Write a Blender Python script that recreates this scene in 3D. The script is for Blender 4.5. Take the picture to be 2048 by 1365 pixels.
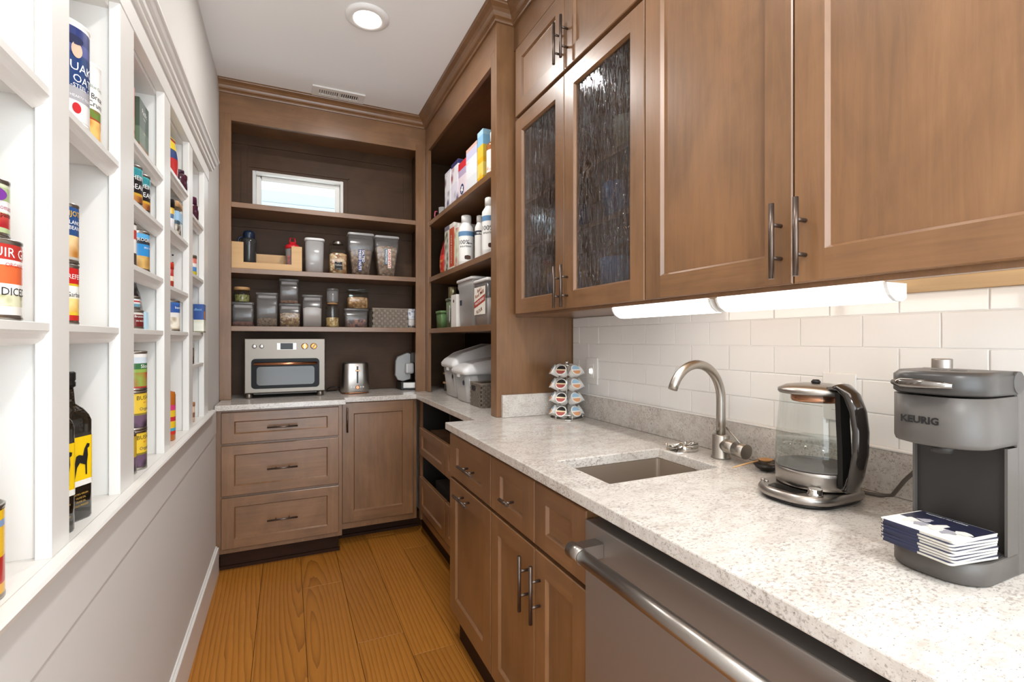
import bpy, bmesh, math, random
from mathutils import Vector, Matrix
C = bpy.context.scene.collection
for o in list(bpy.data.objects): bpy.data.objects.remove(o)
PI = math.pi
random.seed(7)
# ------------------------------------------------------------------ camera, light, exposure
H = 1.272; FPX = 959.4; YAW = math.radians(24.354); CX, CY = 1008.1, 679.0
cam = bpy.data.cameras.new('camera'); camo = bpy.data.objects.new('camera', cam); C.objects.link(camo)
camo.location = (0, 0, H); camo.rotation_euler = (PI/2, 0, -YAW)
cam.sensor_fit = 'HORIZONTAL'; cam.sensor_width = 36; cam.lens = 36*FPX/2048
cam.shift_x = -(CX-1024)/2048; cam.shift_y = (CY-682.5)/2048
cam.clip_start = 0.01
S = bpy.context.scene; S.camera = camo
S.view_settings.view_transform = 'Standard'; S.view_settings.look = 'None'
S.view_settings.gamma = 1; S.view_settings.use_curve_mapping = False
S.view_settings.exposure = 0.24
w = bpy.data.worlds.new('world'); S.world = w; w.use_nodes = True
wb = w.node_tree.nodes['Background']; wb.inputs[0].default_value = (0.84, 0.93, 1.0, 1); wb.inputs[1].default_value = 4.4
def area(name, loc, rot, size, power, col=(1, .93, .84), shape='DISK', sy=None, spread=None):
    l = bpy.data.lights.new(name, 'AREA'); l.energy = power; l.color = col; l.shape = shape; l.size = size
    if sy: l.size_y = sy
    if spread: l.spread = spread
    o = bpy.data.objects.new(name, l); C.objects.link(o); o.location = loc; o.rotation_euler = rot
    return o
WARM = (1, .975, .945)
area('downlight_lamp', (.342, 2.30, 2.758), (0, 0, 0), .11, 10, WARM)          # the downlight in view
area('downlight_lamp', (.342, .95, 2.76), (0, 0, 0), .11, 6.5, WARM)  # unseen twin added further along the ceiling as fill
area('downlight_lamp', (.342, -.45, 2.76), (0, 0, 0), .11, 18, WARM)  # another unseen ceiling lamp, added for fill behind the camera
area('rear_fill', (.45, -1.25, 1.12), (PI/2, 0, 0), 1.6, 14, (.88, .95, 1), 'RECTANGLE', 2.1)  # unseen fill lamp added behind the camera to brighten the room
area('window_daylight', (.08, 3.86, 1.80), (math.radians(150), 0, 0), .6, 5, (.78, .9, 1), 'RECTANGLE', .3)   # daylight bounced up from the ground outside
# ------------------------------------------------------------------ pixel helpers (a pixel of the photo on a known real plane)
_s, _c = math.sin(YAW), math.cos(YAW)
def ray(u, v):
    t = (u-CX)/FPX; return (_c*t+_s, -_s*t+_c, -(v-CY)/FPX)
def PX(u, v, x): r = ray(u, v); return (x, r[1]*x/r[0], r[2]*x/r[0]+H)
def PY(u, v, y): r = ray(u, v); return (r[0]*y/r[1], y, r[2]*y/r[1]+H)
# ------------------------------------------------------------------ materials
def lin(c):
    if isinstance(c, str): c = [int(c[i:i+2], 16)/255 for i in (0, 2, 4)]
    return tuple((x/12.92 if x <= .04045 else ((x+.055)/1.055)**2.4) for x in c)+(1,)
_mats = {}
def new(name):
    m = bpy.data.materials.new(name); m.use_nodes = True
    return m, m.node_tree, m.node_tree.nodes['Principled BSDF']
def mat(col, rough=.5, metal=0, name=None, emit=0, trans=0, ior=1.45, coat=0, alpha=1, noise=0, nscale=40, bump=0, sss=0):
    key = (str(col), rough, metal, emit, trans, ior, coat, alpha, noise, nscale, bump)
    if key in _mats: return _mats[key]
    m, nt, b = new(name or 'paint'); c = lin(col)
    b.inputs['Base Color'].default_value = c; b.inputs['Roughness'].default_value = rough; b.inputs['Metallic'].default_value = metal
    b.inputs['Transmission Weight'].default_value = trans; b.inputs['IOR'].default_value = ior; b.inputs['Coat Weight'].default_value = coat
    b.inputs['Alpha'].default_value = alpha
    if emit: b.inputs['Emission Color'].default_value = c; b.inputs['Emission Strength'].default_value = emit
    if noise or bump:
        tc = nt.nodes.new('ShaderNodeTexCoord'); n = nt.nodes.new('ShaderNodeTexNoise'); n.inputs['Scale'].default_value = nscale; n.inputs['Detail'].default_value = 5
        nt.links.new(tc.outputs['Object'], n.inputs['Vector'])
        if noise:
            r = nt.nodes.new('ShaderNodeValToRGB'); nt.links.new(n.outputs['Fac'], r.inputs[0])
            r.color_ramp.elements[0].position = .3; r.color_ramp.elements[1].position = .7
            r.color_ramp.elements[0].color = tuple(x*(1-noise) for x in c[:3])+(1,); r.color_ramp.elements[1].color = tuple(min(1, x*(1+noise)) for x in c[:3])+(1,)
            nt.links.new(r.outputs[0], b.inputs['Base Color'])
        if bump:
            bp = nt.nodes.new('ShaderNodeBump'); bp.inputs['Strength'].default_value = bump; bp.inputs['Distance'].default_value = .002
            nt.links.new(n.outputs['Fac'], bp.inputs['Height']); nt.links.new(bp.outputs[0], b.inputs['Normal'])
    _mats[key] = m; return m
def chain_noise(nt, scale, vec, detail=6, rough=.6, dist=0):
    n = nt.nodes.new('ShaderNodeTexNoise'); n.inputs['Scale'].default_value = scale; n.inputs['Detail'].default_value = detail
    n.inputs['Roughness'].default_value = rough; n.inputs['Distortion'].default_value = dist
    nt.links.new(vec, n.inputs['Vector']); return n.outputs['Fac']
def ramp(nt, fac, stops, interp='LINEAR'):
    r = nt.nodes.new('ShaderNodeValToRGB'); r.color_ramp.interpolation = interp
    e = r.color_ramp.elements
    while len(e) < len(stops): e.new(.5)
    for i, (p, c) in enumerate(stops): e[i].position = p; e[i].color = lin(c) if isinstance(c, str) else c
    nt.links.new(fac, r.inputs[0]); return r.outputs[0]
def mapping(nt, scale, src='Object', rnd=False):
    tc = nt.nodes.new('ShaderNodeTexCoord'); mp = nt.nodes.new('ShaderNodeMapping'); mp.inputs['Scale'].default_value = scale
    nt.links.new(tc.outputs[src], mp.inputs['Vector'])
    if rnd:
        oi = nt.nodes.new('ShaderNodeObjectInfo'); ml = nt.nodes.new('ShaderNodeMath'); ml.operation = 'MULTIPLY'; ml.inputs[1].default_value = 37
        nt.links.new(oi.outputs['Random'], ml.inputs[0]); nt.links.new(ml.outputs[0], mp.inputs['Location'])
    return mp.outputs[0]
def mixc(nt, fac, a, b, mode='MIX'):
    m = nt.nodes.new('ShaderNodeMix'); m.data_type = 'RGBA'; m.blend_type = mode
    for s, i in ((fac, 0), (a, 6), (b, 7)):
        if hasattr(s, 'links') or hasattr(s, 'is_linked'): nt.links.new(s, m.inputs[i])
        else: m.inputs[i].default_value = s
    return m.outputs[2]
def bump(nt, b, h, st, dist=.002):
    bp = nt.nodes.new('ShaderNodeBump'); bp.inputs['Strength'].default_value = st; bp.inputs['Distance'].default_value = dist
    nt.links.new(h, bp.inputs['Height']); nt.links.new(bp.outputs[0], b.inputs['Normal'])
def wood(axis, a='6d4c30', bcol='8d6542', dark='5b3e26', rough=.33, name='stained_maple', coat=.45, spec=.5):
    m, nt, b = new(name)
    sc = {'z': (26, 26, 1.6), 'y': (26, 1.6, 26), 'x': (1.6, 26, 26)}[axis]
    v = mapping(nt, sc, rnd=True); v2 = mapping(nt, (3, 3, 3) if axis != 'z' else (4, 4, 2), rnd=True)
    g = chain_noise(nt, 2.2, v, 8, .7, .6); bl = chain_noise(nt, 1.3, v2, 4, .55, .8)
    c1 = ramp(nt, g, [(.3, a), (.72, bcol)]); c2 = ramp(nt, bl, [(.32, dark), (.68, bcol)])
    nt.links.new(mixc(nt, .45, c1, c2), b.inputs['Base Color'])
    b.inputs['Roughness'].default_value = rough; b.inputs['Specular IOR Level'].default_value = spec; b.inputs['Coat Weight'].default_value = coat if rough < .45 else 0; b.inputs['Coat Roughness'].default_value = .3
    bump(nt, b, g, .12, .001); return m
WZ, WY, WX = wood('z'), wood('y'), wood('x')
WBK = wood('x', '4a3626', '583f2c', '3c2b1e', .5, 'shade_toned_back', spec=.2)  # cabinet wood darkened to stand in for shade inside the back shelves
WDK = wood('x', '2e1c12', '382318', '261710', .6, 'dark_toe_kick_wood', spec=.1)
def oak():
    m, nt, b = new('oiled_oak'); tc = nt.nodes.new('ShaderNodeTexCoord'); oi = nt.nodes.new('ShaderNodeObjectInfo')
    mp = nt.nodes.new('ShaderNodeMapping'); mp.inputs['Scale'].default_value = (7.5, .62, 7.5); nt.links.new(tc.outputs['Object'], mp.inputs['Vector'])
    cb = nt.nodes.new('ShaderNodeCombineXYZ'); ml = nt.nodes.new('ShaderNodeMath'); ml.operation = 'MULTIPLY_ADD'; ml.inputs[1].default_value = 3.1; ml.inputs[2].default_value = -2.2
    nt.links.new(oi.outputs['Random'], ml.inputs[0]); m2 = nt.nodes.new('ShaderNodeMath'); m2.operation = 'MULTIPLY'; m2.inputs[1].default_value = -3.0; nt.links.new(oi.outputs['Random'], m2.inputs[0])
    nt.links.new(ml.outputs[0], cb.inputs[0]); nt.links.new(m2.outputs[0], cb.inputs[1]); nt.links.new(cb.outputs[0], mp.inputs['Location'])
    wv = nt.nodes.new('ShaderNodeTexWave'); wv.wave_type = 'RINGS'; wv.rings_direction = 'Z'; wv.wave_profile = 'SAW'; wv.inputs['Scale'].default_value = 2.3
    wv.inputs['Distortion'].default_value = 5.5; wv.inputs['Detail'].default_value = 3; wv.inputs['Detail Scale'].default_value = .8; wv.inputs['Detail Roughness'].default_value = .55
    nt.links.new(mp.outputs[0], wv.inputs['Vector'])
    f = chain_noise(nt, 6, mapping(nt, (34, 1.5, 34), rnd=True), 8, .7); bl = chain_noise(nt, 1.2, mapping(nt, (3, .8, 3), rnd=True), 3)
    c = ramp(nt, wv.outputs['Fac'], [(0, 'b0722c'), (.55, 'a86a26'), (.80, '905618'), (1, '683a0f')]); c2 = ramp(nt, f, [(.3, '8e5516'), (.7, 'b87c32')]); c3 = ramp(nt, bl, [(.3, '98601f'), (.7, 'b67c34')])
    c = mixc(nt, .22, mixc(nt, .30, c, c2), c3)
    hs = nt.nodes.new('ShaderNodeHueSaturation'); mr = nt.nodes.new('ShaderNodeMapRange'); mr.inputs[3].default_value = .85; mr.inputs[4].default_value = 1.15
    nt.links.new(oi.outputs['Random'], mr.inputs[0]); nt.links.new(mr.outputs[0], hs.inputs['Value']); nt.links.new(c, hs.inputs['Color']); nt.links.new(hs.outputs[0], b.inputs['Base Color'])
    b.inputs['Roughness'].default_value = .42; b.inputs['Specular IOR Level'].default_value = .35; bump(nt, b, f, .12, .001); return m
OAK = oak()
def granite():
    m, nt, b = new('speckled_granite'); v = mapping(nt, (.6, 1, 1))
    big = chain_noise(nt, 5, v, 5, .6, 1.2); f = chain_noise(nt, 190, v, 3, .65, .3); f2 = chain_noise(nt, 330, v, 2, .6); mid = chain_noise(nt, 30, v, 4, .7, .4)
    base = ramp(nt, mid, [(.3, 'bcb2a9'), (.5, 'd0c9c1'), (.75, 'dad5ce')])
    thr = nt.nodes.new('ShaderNodeMath'); thr.operation = 'MULTIPLY_ADD'; thr.inputs[1].default_value = .35; nt.links.new(big, thr.inputs[0]); nt.links.new(f, thr.inputs[2])
    dk = ramp(nt, thr.outputs[0], [(.70, (0, 0, 0, 1)), (.86, (1, 1, 1, 1))])
    c = mixc(nt, dk, base, lin('a39990')); sp = ramp(nt, f2, [(.64, (0, 0, 0, 1)), (.72, (1, 1, 1, 1))])
    c = mixc(nt, sp, c, lin('7d736c'))
    nt.links.new(c, b.inputs['Base Color']); b.inputs['Roughness'].default_value = .16; return m
GRAN = granite()
WALL = mat('d6d2cd', .75, name='wall_paint'); WHITE = mat('e6e3de', .35, name='white_trim_paint'); CEIL = mat('f4f3f1', .9, name='ceiling_paint')
TILE = mat('efedea', .12, name='glazed_tile', coat=.3); GROUT = mat('f2efeb', .8, name='grout')
STEEL = mat('a39d97', .32, 1, name='brushed_steel', bump=.05, nscale=200); NICKEL = mat('b4aea6', .32, 1, name='brushed_nickel')
CHROME = mat('dcdad6', .07, 1, name='chrome'); BRONZE = mat('62554d', .33, .85, name='dark_bronze'); COPPER = mat('c98a66', .25, 1, name='copper')
BLACK = mat('141312', .35, name='black_plastic'); DGREY = mat('55514e', .45, name='grey_plastic'); WPL = mat('eceae6', .35, name='white_plastic')
DARKIN = mat('1b1714', .8, name='shaded_interior'); PLY = wood('y', 'cf9f62', 'dfb47a', 'c39050', .6, 'bare_pine')
BAMBOO = wood('x', 'c59a66', 'd8b07c', 'b98c58', .5, 'bamboo'); LIDW = wood('x', 'b48a5c', 'c89c6c', 'a67c4e', .5, 'bamboo_lid')
def glassm(name, tint='ffffff', rough=.02, base=.04, bumpst=0, bsc=(1, 1, 1), white=0):
    m, nt, b = new(name); nt.nodes.remove(b); out = nt.nodes['Material Output']
    t = nt.nodes.new('ShaderNodeBsdfTransparent'); t.inputs[0].default_value = lin(tint)
    g = nt.nodes.new('ShaderNodeBsdfGlossy'); g.inputs['Roughness'].default_value = rough; g.inputs[0].default_value = (1, 1, 1, 1)
    fr = nt.nodes.new('ShaderNodeLayerWeight'); fr.inputs[0].default_value = .5
    mx = nt.nodes.new('ShaderNodeMixShader')
    if bumpst:
        v = mapping(nt, bsc); n1 = ramp(nt, chain_noise(nt, 1, v, 3, .6, 1.6), [(.42, (0, 0, 0, 1)), (.58, (1, 1, 1, 1))], 'EASE')
        for nd in (g, fr):
            bp = nt.nodes.new('ShaderNodeBump'); bp.inputs['Strength'].default_value = bumpst; bp.inputs['Distance'].default_value = .02
            nt.links.new(n1, bp.inputs['Height']); nt.links.new(bp.outputs[0], nd.inputs['Normal'])
    pw_ = nt.nodes.new('ShaderNodeMath'); pw_.operation = 'POWER'; pw_.inputs[1].default_value = 4; nt.links.new(fr.outputs['Facing'], pw_.inputs[0])
    ad = nt.nodes.new('ShaderNodeMath'); ad.operation = 'MULTIPLY_ADD'; ad.use_clamp = True; ad.inputs[1].default_value = 1.0 if bumpst else .6; ad.inputs[2].default_value = base
    nt.links.new(pw_.outputs[0], ad.inputs[0]); nt.links.new(ad.outputs[0], mx.inputs[0])
    sh = t
    if white:
        d = nt.nodes.new('ShaderNodeBsdfDiffuse'); d.inputs[0].default_value = lin('e8e6e4'); m2 = nt.nodes.new('ShaderNodeMixShader'); m2.inputs[0].default_value = white
        nt.links.new(t.outputs[0], m2.inputs[1]); nt.links.new(d.outputs[0], m2.inputs[2]); sh = m2
    nt.links.new(sh.outputs[0], mx.inputs[1]); nt.links.new(g.outputs[0], mx.inputs[2]); nt.links.new(mx.outputs[0], out.inputs[0])
    return m
GLASS = glassm('clear_glass', 'f2f5f4', .02, .04); PLAST = glassm('clear_plastic', 'd8d6d6', .22, .04, white=.10); FROST = glassm('frosted_plastic', 'e4e4e6', .2, .04, white=.42)
SEEDY = glassm('rippled_glass', 'ced2d8', .07, .10, bumpst=1.0, bsc=(60, 60, 10))
# ------------------------------------------------------------------ mesh builder
class MB:
    def __init__(s): s.v = []; s.f = []; s.m = []; s.sm = []
    def add(s, vs, fs, mi=0, sm=False):
        o = len(s.v); s.v += [tuple(p) for p in vs]; s.f += [tuple(o+i for i in f) for f in fs]; s.m += [mi]*len(fs); s.sm += [sm]*len(fs); return s
    def box(s, a, b, mi=0):
        x0, x1 = sorted((a[0], b[0])); y0, y1 = sorted((a[1], b[1])); z0, z1 = sorted((a[2], b[2]))
        vs = [(x, y, z) for x in (x0, x1) for y in (y0, y1) for z in (z0, z1)]
        return s.add(vs, [(0, 1, 3, 2), (4, 6, 7, 5), (0, 4, 5, 1), (2, 3, 7, 6), (0, 2, 6, 4), (1, 5, 7, 3)], mi)
    def loft(s, rings, mi=0, sm=True, caps=True, closed=True):
        n = len(rings[0]); vs = [p for r in rings for p in r]; fs = []
        for k in range(len(rings)-1):
            for i in range(n if closed else n-1):
                j = (i+1) % n; fs.append((k*n+i, k*n+j, (k+1)*n+j, (k+1)*n+i))
        s.add(vs, fs, mi, sm)
        if caps:
            o = len(s.v)-len(vs); s.f.append(tuple(o+i for i in range(n))[::-1]); s.m.append(mi); s.sm.append(False)
            s.f.append(tuple(o+(len(rings)-1)*n+i for i in range(n))); s.m.append(mi); s.sm.append(False)
        return s
    def lathe(s, prof, c=(0, 0, 0), n=24, mi=0, sx=1, sy=1, caps=True):
        rings = [[(c[0]+sx*r*math.cos(2*PI*i/n), c[1]+sy*r*math.sin(2*PI*i/n), c[2]+z) for i in range(n)] for r, z in prof]
        return s.loft(rings, mi, True, caps)
    def tube(s, pts, r, n=8, mi=0, caps=True, closed=False):
        pts = [Vector(p) for p in pts]; rings = []; up = None
        rs = r if isinstance(r, (list, tuple)) else [r]*len(pts)
        N = len(pts)
        for i, p in enumerate(pts):
            if closed: t = pts[(i+1) % N]-pts[i-1]
            else: t = pts[min(i+1, N-1)]-pts[max(i-1, 0)]
            t.normalize()
            if up is None: up = Vector((0, 0, 1)) if abs(t.z) < .9 else Vector((1, 0, 0))
            a = t.cross(up); a.normalize(); b2 = a.cross(t); b2.normalize(); up = b2
            rings.append([p+rs[i]*(math.cos(2*PI*k/n)*a+math.sin(2*PI*k/n)*b2) for k in range(n)])
        if closed: rings.append(rings[0]); caps = False
        return s.loft(rings, mi, True, caps)
    def prism(s, poly, z0, z1, mi=0, sm=False):
        return s.loft([[(x, y, z0) for x, y in poly], [(x, y, z1) for x, y in poly]], mi, sm)
    def xf(s, M):
        s.v = [tuple(M @ Vector(p)) for p in s.v]; return s
    def build(s, name, m, parent=None, local=False, bev=0, seg=1, weld=True, smooth_all=False):
        me = bpy.data.meshes.new(name); off = Vector((0, 0, 0))
        if parent is not None and not local:
            p = parent
            while p: off += p.location; p = p.parent
        me.from_pydata([tuple(Vector(p)-off) for p in s.v], [], s.f)
        ms = m if isinstance(m, (list, tuple)) else [m]
        for q in ms: me.materials.append(q)
        me.polygons.foreach_set('material_index', [min(k, len(ms)-1) for k in s.m]); me.polygons.foreach_set('use_smooth', [True if smooth_all else k for k in s.sm])
        bm = bmesh.new(); bm.from_mesh(me)
        if weld: bmesh.ops.remove_doubles(bm, verts=bm.verts, dist=1e-6)
        bmesh.ops.recalc_face_normals(bm, faces=bm.faces); bm.to_mesh(me); bm.free(); me.update()
        o = bpy.data.objects.new(name, me); C.objects.link(o)
        if parent is not None: o.parent = parent
        if bev:
            md = o.modifiers.new('bevel', 'BEVEL'); md.width = bev; md.segments = seg; md.limit_method = 'ANGLE'; md.angle_limit = math.radians(40)
        return o
def thing(name, label, cat, loc=(0, 0, 0), rz=0, group=None):
    o = bpy.data.objects.new(name, None); C.objects.link(o); o.location = loc; o.rotation_euler = (0, 0, rz); o.empty_display_size = .02
    o['label'] = label; o['category'] = cat
    if group: o['group'] = group
    return o
def tag(o, label, cat, group=None):
    o['label'] = label; o['category'] = cat
    if group: o['group'] = group
    return o
def dup(root, loc, rz=None, label=None, group=None):
    r = root.copy(); C.objects.link(r); r.location = loc
    if rz is not None: r.rotation_euler = (0, 0, rz)
    if label: r['label'] = label
    if group: r['group'] = group
    for ch in list(root.children):
        c = ch.copy(); C.objects.link(c); c.parent = r
        for g in list(ch.children):
            d = g.copy(); C.objects.link(d); d.parent = c
    return r
def struct(o): o['kind'] = 'structure'; return o
def stuff(o): o['kind'] = 'stuff'; return o
def rrect(w_, d_, r, n=5, cx=0, cy=0):
    pts = []
    for sx, sy, a0 in ((1, 1, 0), (-1, 1, 90), (-1, -1, 180), (1, -1, 270)):
        for k in range(n+1):
            a = math.radians(a0+90*k/n); pts.append((cx+sx*(w_/2-r)+r*math.cos(a), cy+sy*(d_/2-r)+r*math.sin(a)))
    return pts
_tc = {}
def text_obj(s, size, m, parent, M, bend=None, name='lettering', w_=None, depth=.0004, bold=0, shear=0):
    """flat lettering; local x right, y up, placed by matrix M (parent space); bend=radius wraps round a vertical cylinder"""
    cu = bpy.data.curves.new('t', 'FONT'); cu.body = s; cu.size = size; cu.align_x = 'CENTER'; cu.align_y = 'CENTER'; cu.offset = bold; cu.shear = shear; cu.resolution_u = 2
    to = bpy.data.objects.new('t', cu); C.objects.link(to)
    dg = bpy.context.evaluated_depsgraph_get(); dg.update(); me = bpy.data.meshes.new_from_object(to.evaluated_get(dg))
    bpy.data.objects.remove(to)
    if not me.vertices: return None
    xs = [v.co.x for v in me.vertices]; W = max(xs)-min(xs); k = (w_/W) if w_ else 1; cxm = (max(xs)+min(xs))/2
    if bend:
        bm = bmesh.new(); bm.from_mesh(me)
        bmesh.ops.subdivide_edges(bm, edges=[e for e in bm.edges if e.calc_length() > size*.4], cuts=2); bm.to_mesh(me); bm.free()
    for v in me.vertices:
        x, y = (v.co.x-cxm)*k, v.co.y
        if bend: a = x/bend; v.co = (bend*math.sin(a), y, bend*math.cos(a)-bend)
        else: v.co = (x, y, 0)
    me.materials.clear(); me.materials.append(m)
    o = bpy.data.objects.new(name, me); C.objects.link(o)
    if parent: o.parent = parent
    o.matrix_local = M; return o
def facing(loc, ang, pitch=0):
    """matrix for text at loc whose normal points in the horizontal direction ang (radians, world)"""
    n = Vector((math.cos(ang), math.sin(ang), 0)); x = Vector((-math.sin(ang), math.cos(ang), 0)); y = Vector((0, 0, 1))
    if pitch: R = Matrix.Rotation(pitch, 3, x); y = R @ y; n = R @ n
    M = Matrix((x, y, n)).transposed().to_4x4(); M.translation = Vector(loc); return M
# ------------------------------------------------------------------ room shell
XL, XR, YB, ZC, Y0 = -.36, 1.278, 3.55, 2.775, -1.2
NY0, NY1, NZ0, NZ1 = .70, 2.60, .90, 2.055
b = MB(); b.box((XL-.16, Y0, 0), (XL, YB, NZ0)); b.box((XL-.16, Y0, NZ1), (XL, YB, ZC)); b.box((XL-.16, Y0, NZ0), (XL, NY0-.05, NZ1)); b.box((XL-.16, NY1+.05, NZ0), (XL, YB, NZ1))
b.box((XL-.16, NY0-.05, NZ0), (XL-.14, NY1+.05, NZ1)); wl = struct(b.build('wall_left', WALL, weld=False))
b = MB(); b.box((XR, Y0, 0), (XR+.12, YB+.12, ZC)); wr = struct(b.build('wall_right', WALL))
WX0, WX1, WZ0, WZ1 = -.205, .36, 2.09, 2.375
b = MB(); b.box((XL-.16, YB, 0), (XR, YB+.12, WZ0)); b.box((XL-.16, YB, WZ1), (XR, YB+.12, ZC)); b.box((XL-.16, YB, WZ0), (WX0, YB+.12, WZ1)); b.box((WX1, YB, WZ0), (XR, YB+.12, WZ1))
struct(b.build('wall_back', WALL, weld=False))
b = MB(); b.box((XL-.16, Y0, ZC), (XR+.12, YB+.12, ZC+.1)); struct(b.build('ceiling', CEIL))
b = MB(); b.box((XL-.16, Y0, -.12), (XR+.12, YB+.12, -.006)); fl = struct(b.build('floor', mat('3a2410', .8, name='floor_gap')))
seams = [XL, -.123+0, .072, .267, .462, .643, .838, 1.033, XR]
ends = {0: [-1.2, .3, 3.55], 1: [-1.2, 1.35, 3.55], 2: [-1.2, .95, 2.65, 3.55], 3: [-1.2, -.2, 2.078, 3.55], 4: [-1.2, .4, 1.908, 3.155, 3.55], 5: [-1.2, 1.0, 2.9, 3.55], 6: [-1.2, 2, 3.55], 7: [-1.2, 2.4, 3.55]}
for i in range(8):
    for k in range(len(ends[i])-1):
        b = MB(); b.box((seams[i]+.0008, ends[i][k]+.0008, -.006), (seams[i+1]-.0008, ends[i][k+1]-.0008, 0)); b.build('floor_plank', OAK, fl, bev=.0012)
# tiles on the right wall
ph, pw, g = .0779, .1540, .0022; zB = 1.2521; y00 = 1.933
YT1 = 1.992; YT0 = -.40
b = MB(); b.box((1.2725, YT0, .915), (XR, YT1, 1.3742)); gr = b.build('grout', GROUT, wr)
tz = [(1.020, 1.0962, 1), (1.0962, 1.1742, 0), (1.1742, zB, 1), (zB, zB+ph, 0), (zB+ph, 1.374, 1)]
for z0, z1, odd in tz:
    ys = [YT1]; y = y00-(pw/2 if odd else 0)
    if odd: ys = [YT1] + ([y00+pw/2-.0] if y00+pw/2 < YT1-.01 else [])
    while y > YT0: ys.append(y); y -= pw
    ys.append(YT0)
    for a, c in zip(ys, ys[1:]):
        if a-c < .006: continue
        b = MB(); b.box((1.2695, c+g/2, z0+g/2), (1.2735, a-g/2, z1-g/2)); b.build('tile', TILE, wr, bev=.0016, seg=2)
# window with white frame, pane, sky and neighbouring wall outside
win = bpy.data.objects.new('window_1', None); C.objects.link(win); win['kind'] = 'structure'; win.location = (.077, YB, 2.09)
def frame_y(x0, x1, z0, z1, t, y0, y1):
    b = MB(); b.box((x0, y0, z0), (x0+t, y1, z1)); b.box((x1-t, y0, z0), (x1, y1, z1)); b.box((x0+t, y0, z0), (x1-t, y1, z0+t)); b.box((x0+t, y0, z1-t), (x1-t, y1, z1)); return b
frame_y(WX0, WX1, WZ0, WZ1, .018, 3.525, YB+.10).build('window_frame', WHITE, win, bev=.002)
frame_y(WX0+.018, WX1-.018, WZ0+.018, WZ1-.018, .03, YB+.02, YB+.06).build('sash', WHITE, win, bev=.004)
b = MB(); b.box((WX0+.04, YB+.04, WZ0+.04), (WX1-.04, YB+.044, WZ1-.04)); b.build('pane', GLASS, win)
b = MB(); b.box((.074, YB+.03, WZ0+.045), (.080, YB+.04, WZ0+.075)); b.build('sash_lock', WHITE, win)
b = MB()
for k in range(14): b.box((-4, 6+.01*(k % 2), 1.0+k*.14), (6, 6.2, 1.0+k*.14+.135))
n_ = tag(b.build('neighbour_house', mat('8f9498', .8, name='pale_grey_siding')), 'pale grey clapboard wall of the house seen through the small window', 'house')
# baseboard and wainscot
b = MB(); b.box((XL, Y0, 0), (-.335, 3.0, .146)); b.box((XL, Y0, .146), (-.343, 3.0, .154)); struct(b.build('baseboard_left', WHITE, bev=.002))
b = MB(); b.box((XL, Y0, .765), (-.345, 2.985, .885)); struct(b.build('trim_2', WALL, bev=.0015))
b = MB(); b.box((-.345-.02, Y0, 0), (-.3495, 3.0, .77)); struct(b.build('trim_3', WALL))
# crown moulding swept along the cabinets
def sweep(path, prof, name, m, closed=False):
    """path: plan points, room side on the right-hand side; prof: (offset, z)"""
    rings = []
    for i, p in enumerate(path):
        p = Vector(p); ns = []
        if i > 0: t = (p-Vector(path[i-1])).normalized(); ns.append(Vector((t.y, -t.x)))
        if i < len(path)-1: t = (Vector(path[i+1])-p).normalized(); ns.append(Vector((t.y, -t.x)))
        n = ns[0] if len(ns) == 1 else (ns[0]+ns[1])/(1+ns[0].dot(ns[1]))
        rings.append([(p.x+n.x*o, p.y+n.y*o, z) for o, z in prof])
    return MB().loft(rings, 0, False, True)
cp = [(-.002, 2.713), (.010, 2.713), (.013, 2.719), (.012, 2.727), (.022, 2.731), (.026, 2.737), (.030, 2.746), (.040, 2.757), (.052, 2.763), (.058, 2.766), (.060, 2.770), (.066, 2.7745), (-.002, 2.7745)]
struct(sweep([(XL, 3.225), (.868, 3.225), (.868, 2.0), (.955, 2.0), (.955, -.40)], cp, '', None).build('trim_1', WX))
# ------------------------------------------------------------------ recessed shelving in the left wall
ns = thing('recessed_shelving', 'white built-in shelving recessed in the left wall with tins and bottles', 'shelving', (-.36, 1.65, .90))
posts = [(.60, .70), (1.018, 1.089), (1.372, 1.482), (1.808, 1.896), (2.225, 2.307), (2.600, 2.722)]
for i, (a, c) in enumerate(posts):
    b = MB(); b.box((-.372, a, .913), (-.350, c, 2.05)); 
    if 0 < i < 5: b.box((-.498, a+.012, .913), (-.372, c-.012, 2.05))
    elif i == 0: b.box((-.498, c-.03, .913), (-.372, c-.010, 2.05))
    else: b.box((-.498, a+.010, .913), (-.372, a+.03, 2.05))
    b.build('post', WHITE, ns, bev=.0015, weld=False)
    b = MB()
bays = [(posts[i][1], posts[i+1][0]) for i in range(5)]
shz = [[1.299, 1.681], [1.299, 1.681], [1.299, 1.462, 1.627, 1.783], [1.300, 1.451, 1.649, 1.845], [1.165, 1.302, 1.545, 1.789]]
for (a, c), zs in zip(bays, shz):
    for z in zs:
        b = MB(); b.box((-.498, a-.010, z-.014), (-.352, c+.010, z)); b.build('shelf', WHITE, ns, bev=.001)
        pf = [(-.374, z-.014), (-.3525, z-.014), (-.356, z-.018), (-.360, z-.026), (-.368, z-.033), (-.374, z-.036)]
        if len(zs) == 4 and z == 1.165: continue
        MB().loft([[(x, y, zz) for x, zz in pf] for y in (a+.0005, c-.0005)], 0, False).build('shelf_moulding', WHITE, ns)
b = MB(); b.box((-.499, .66, .913), (-.494, 2.63, 2.05)); b.build('back_panel', WHITE, ns)
b = MB(); b.box((-.498, .66, 2.035), (-.372, 2.63, 2.0545)); b.box((-.372, .60, 2.046), (-.348, 2.74, 2.118)); b.build('header', WHITE, ns, bev=.0015, weld=False)
hp = [(-.362, 2.110), (-.338, 2.110), (-.336, 2.118), (-.330, 2.122), (-.328, 2.134), (-.320, 2.140), (-.312, 2.152), (-.308, 2.154), (-.308, 2.163), (-.362, 2.163)]
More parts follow.
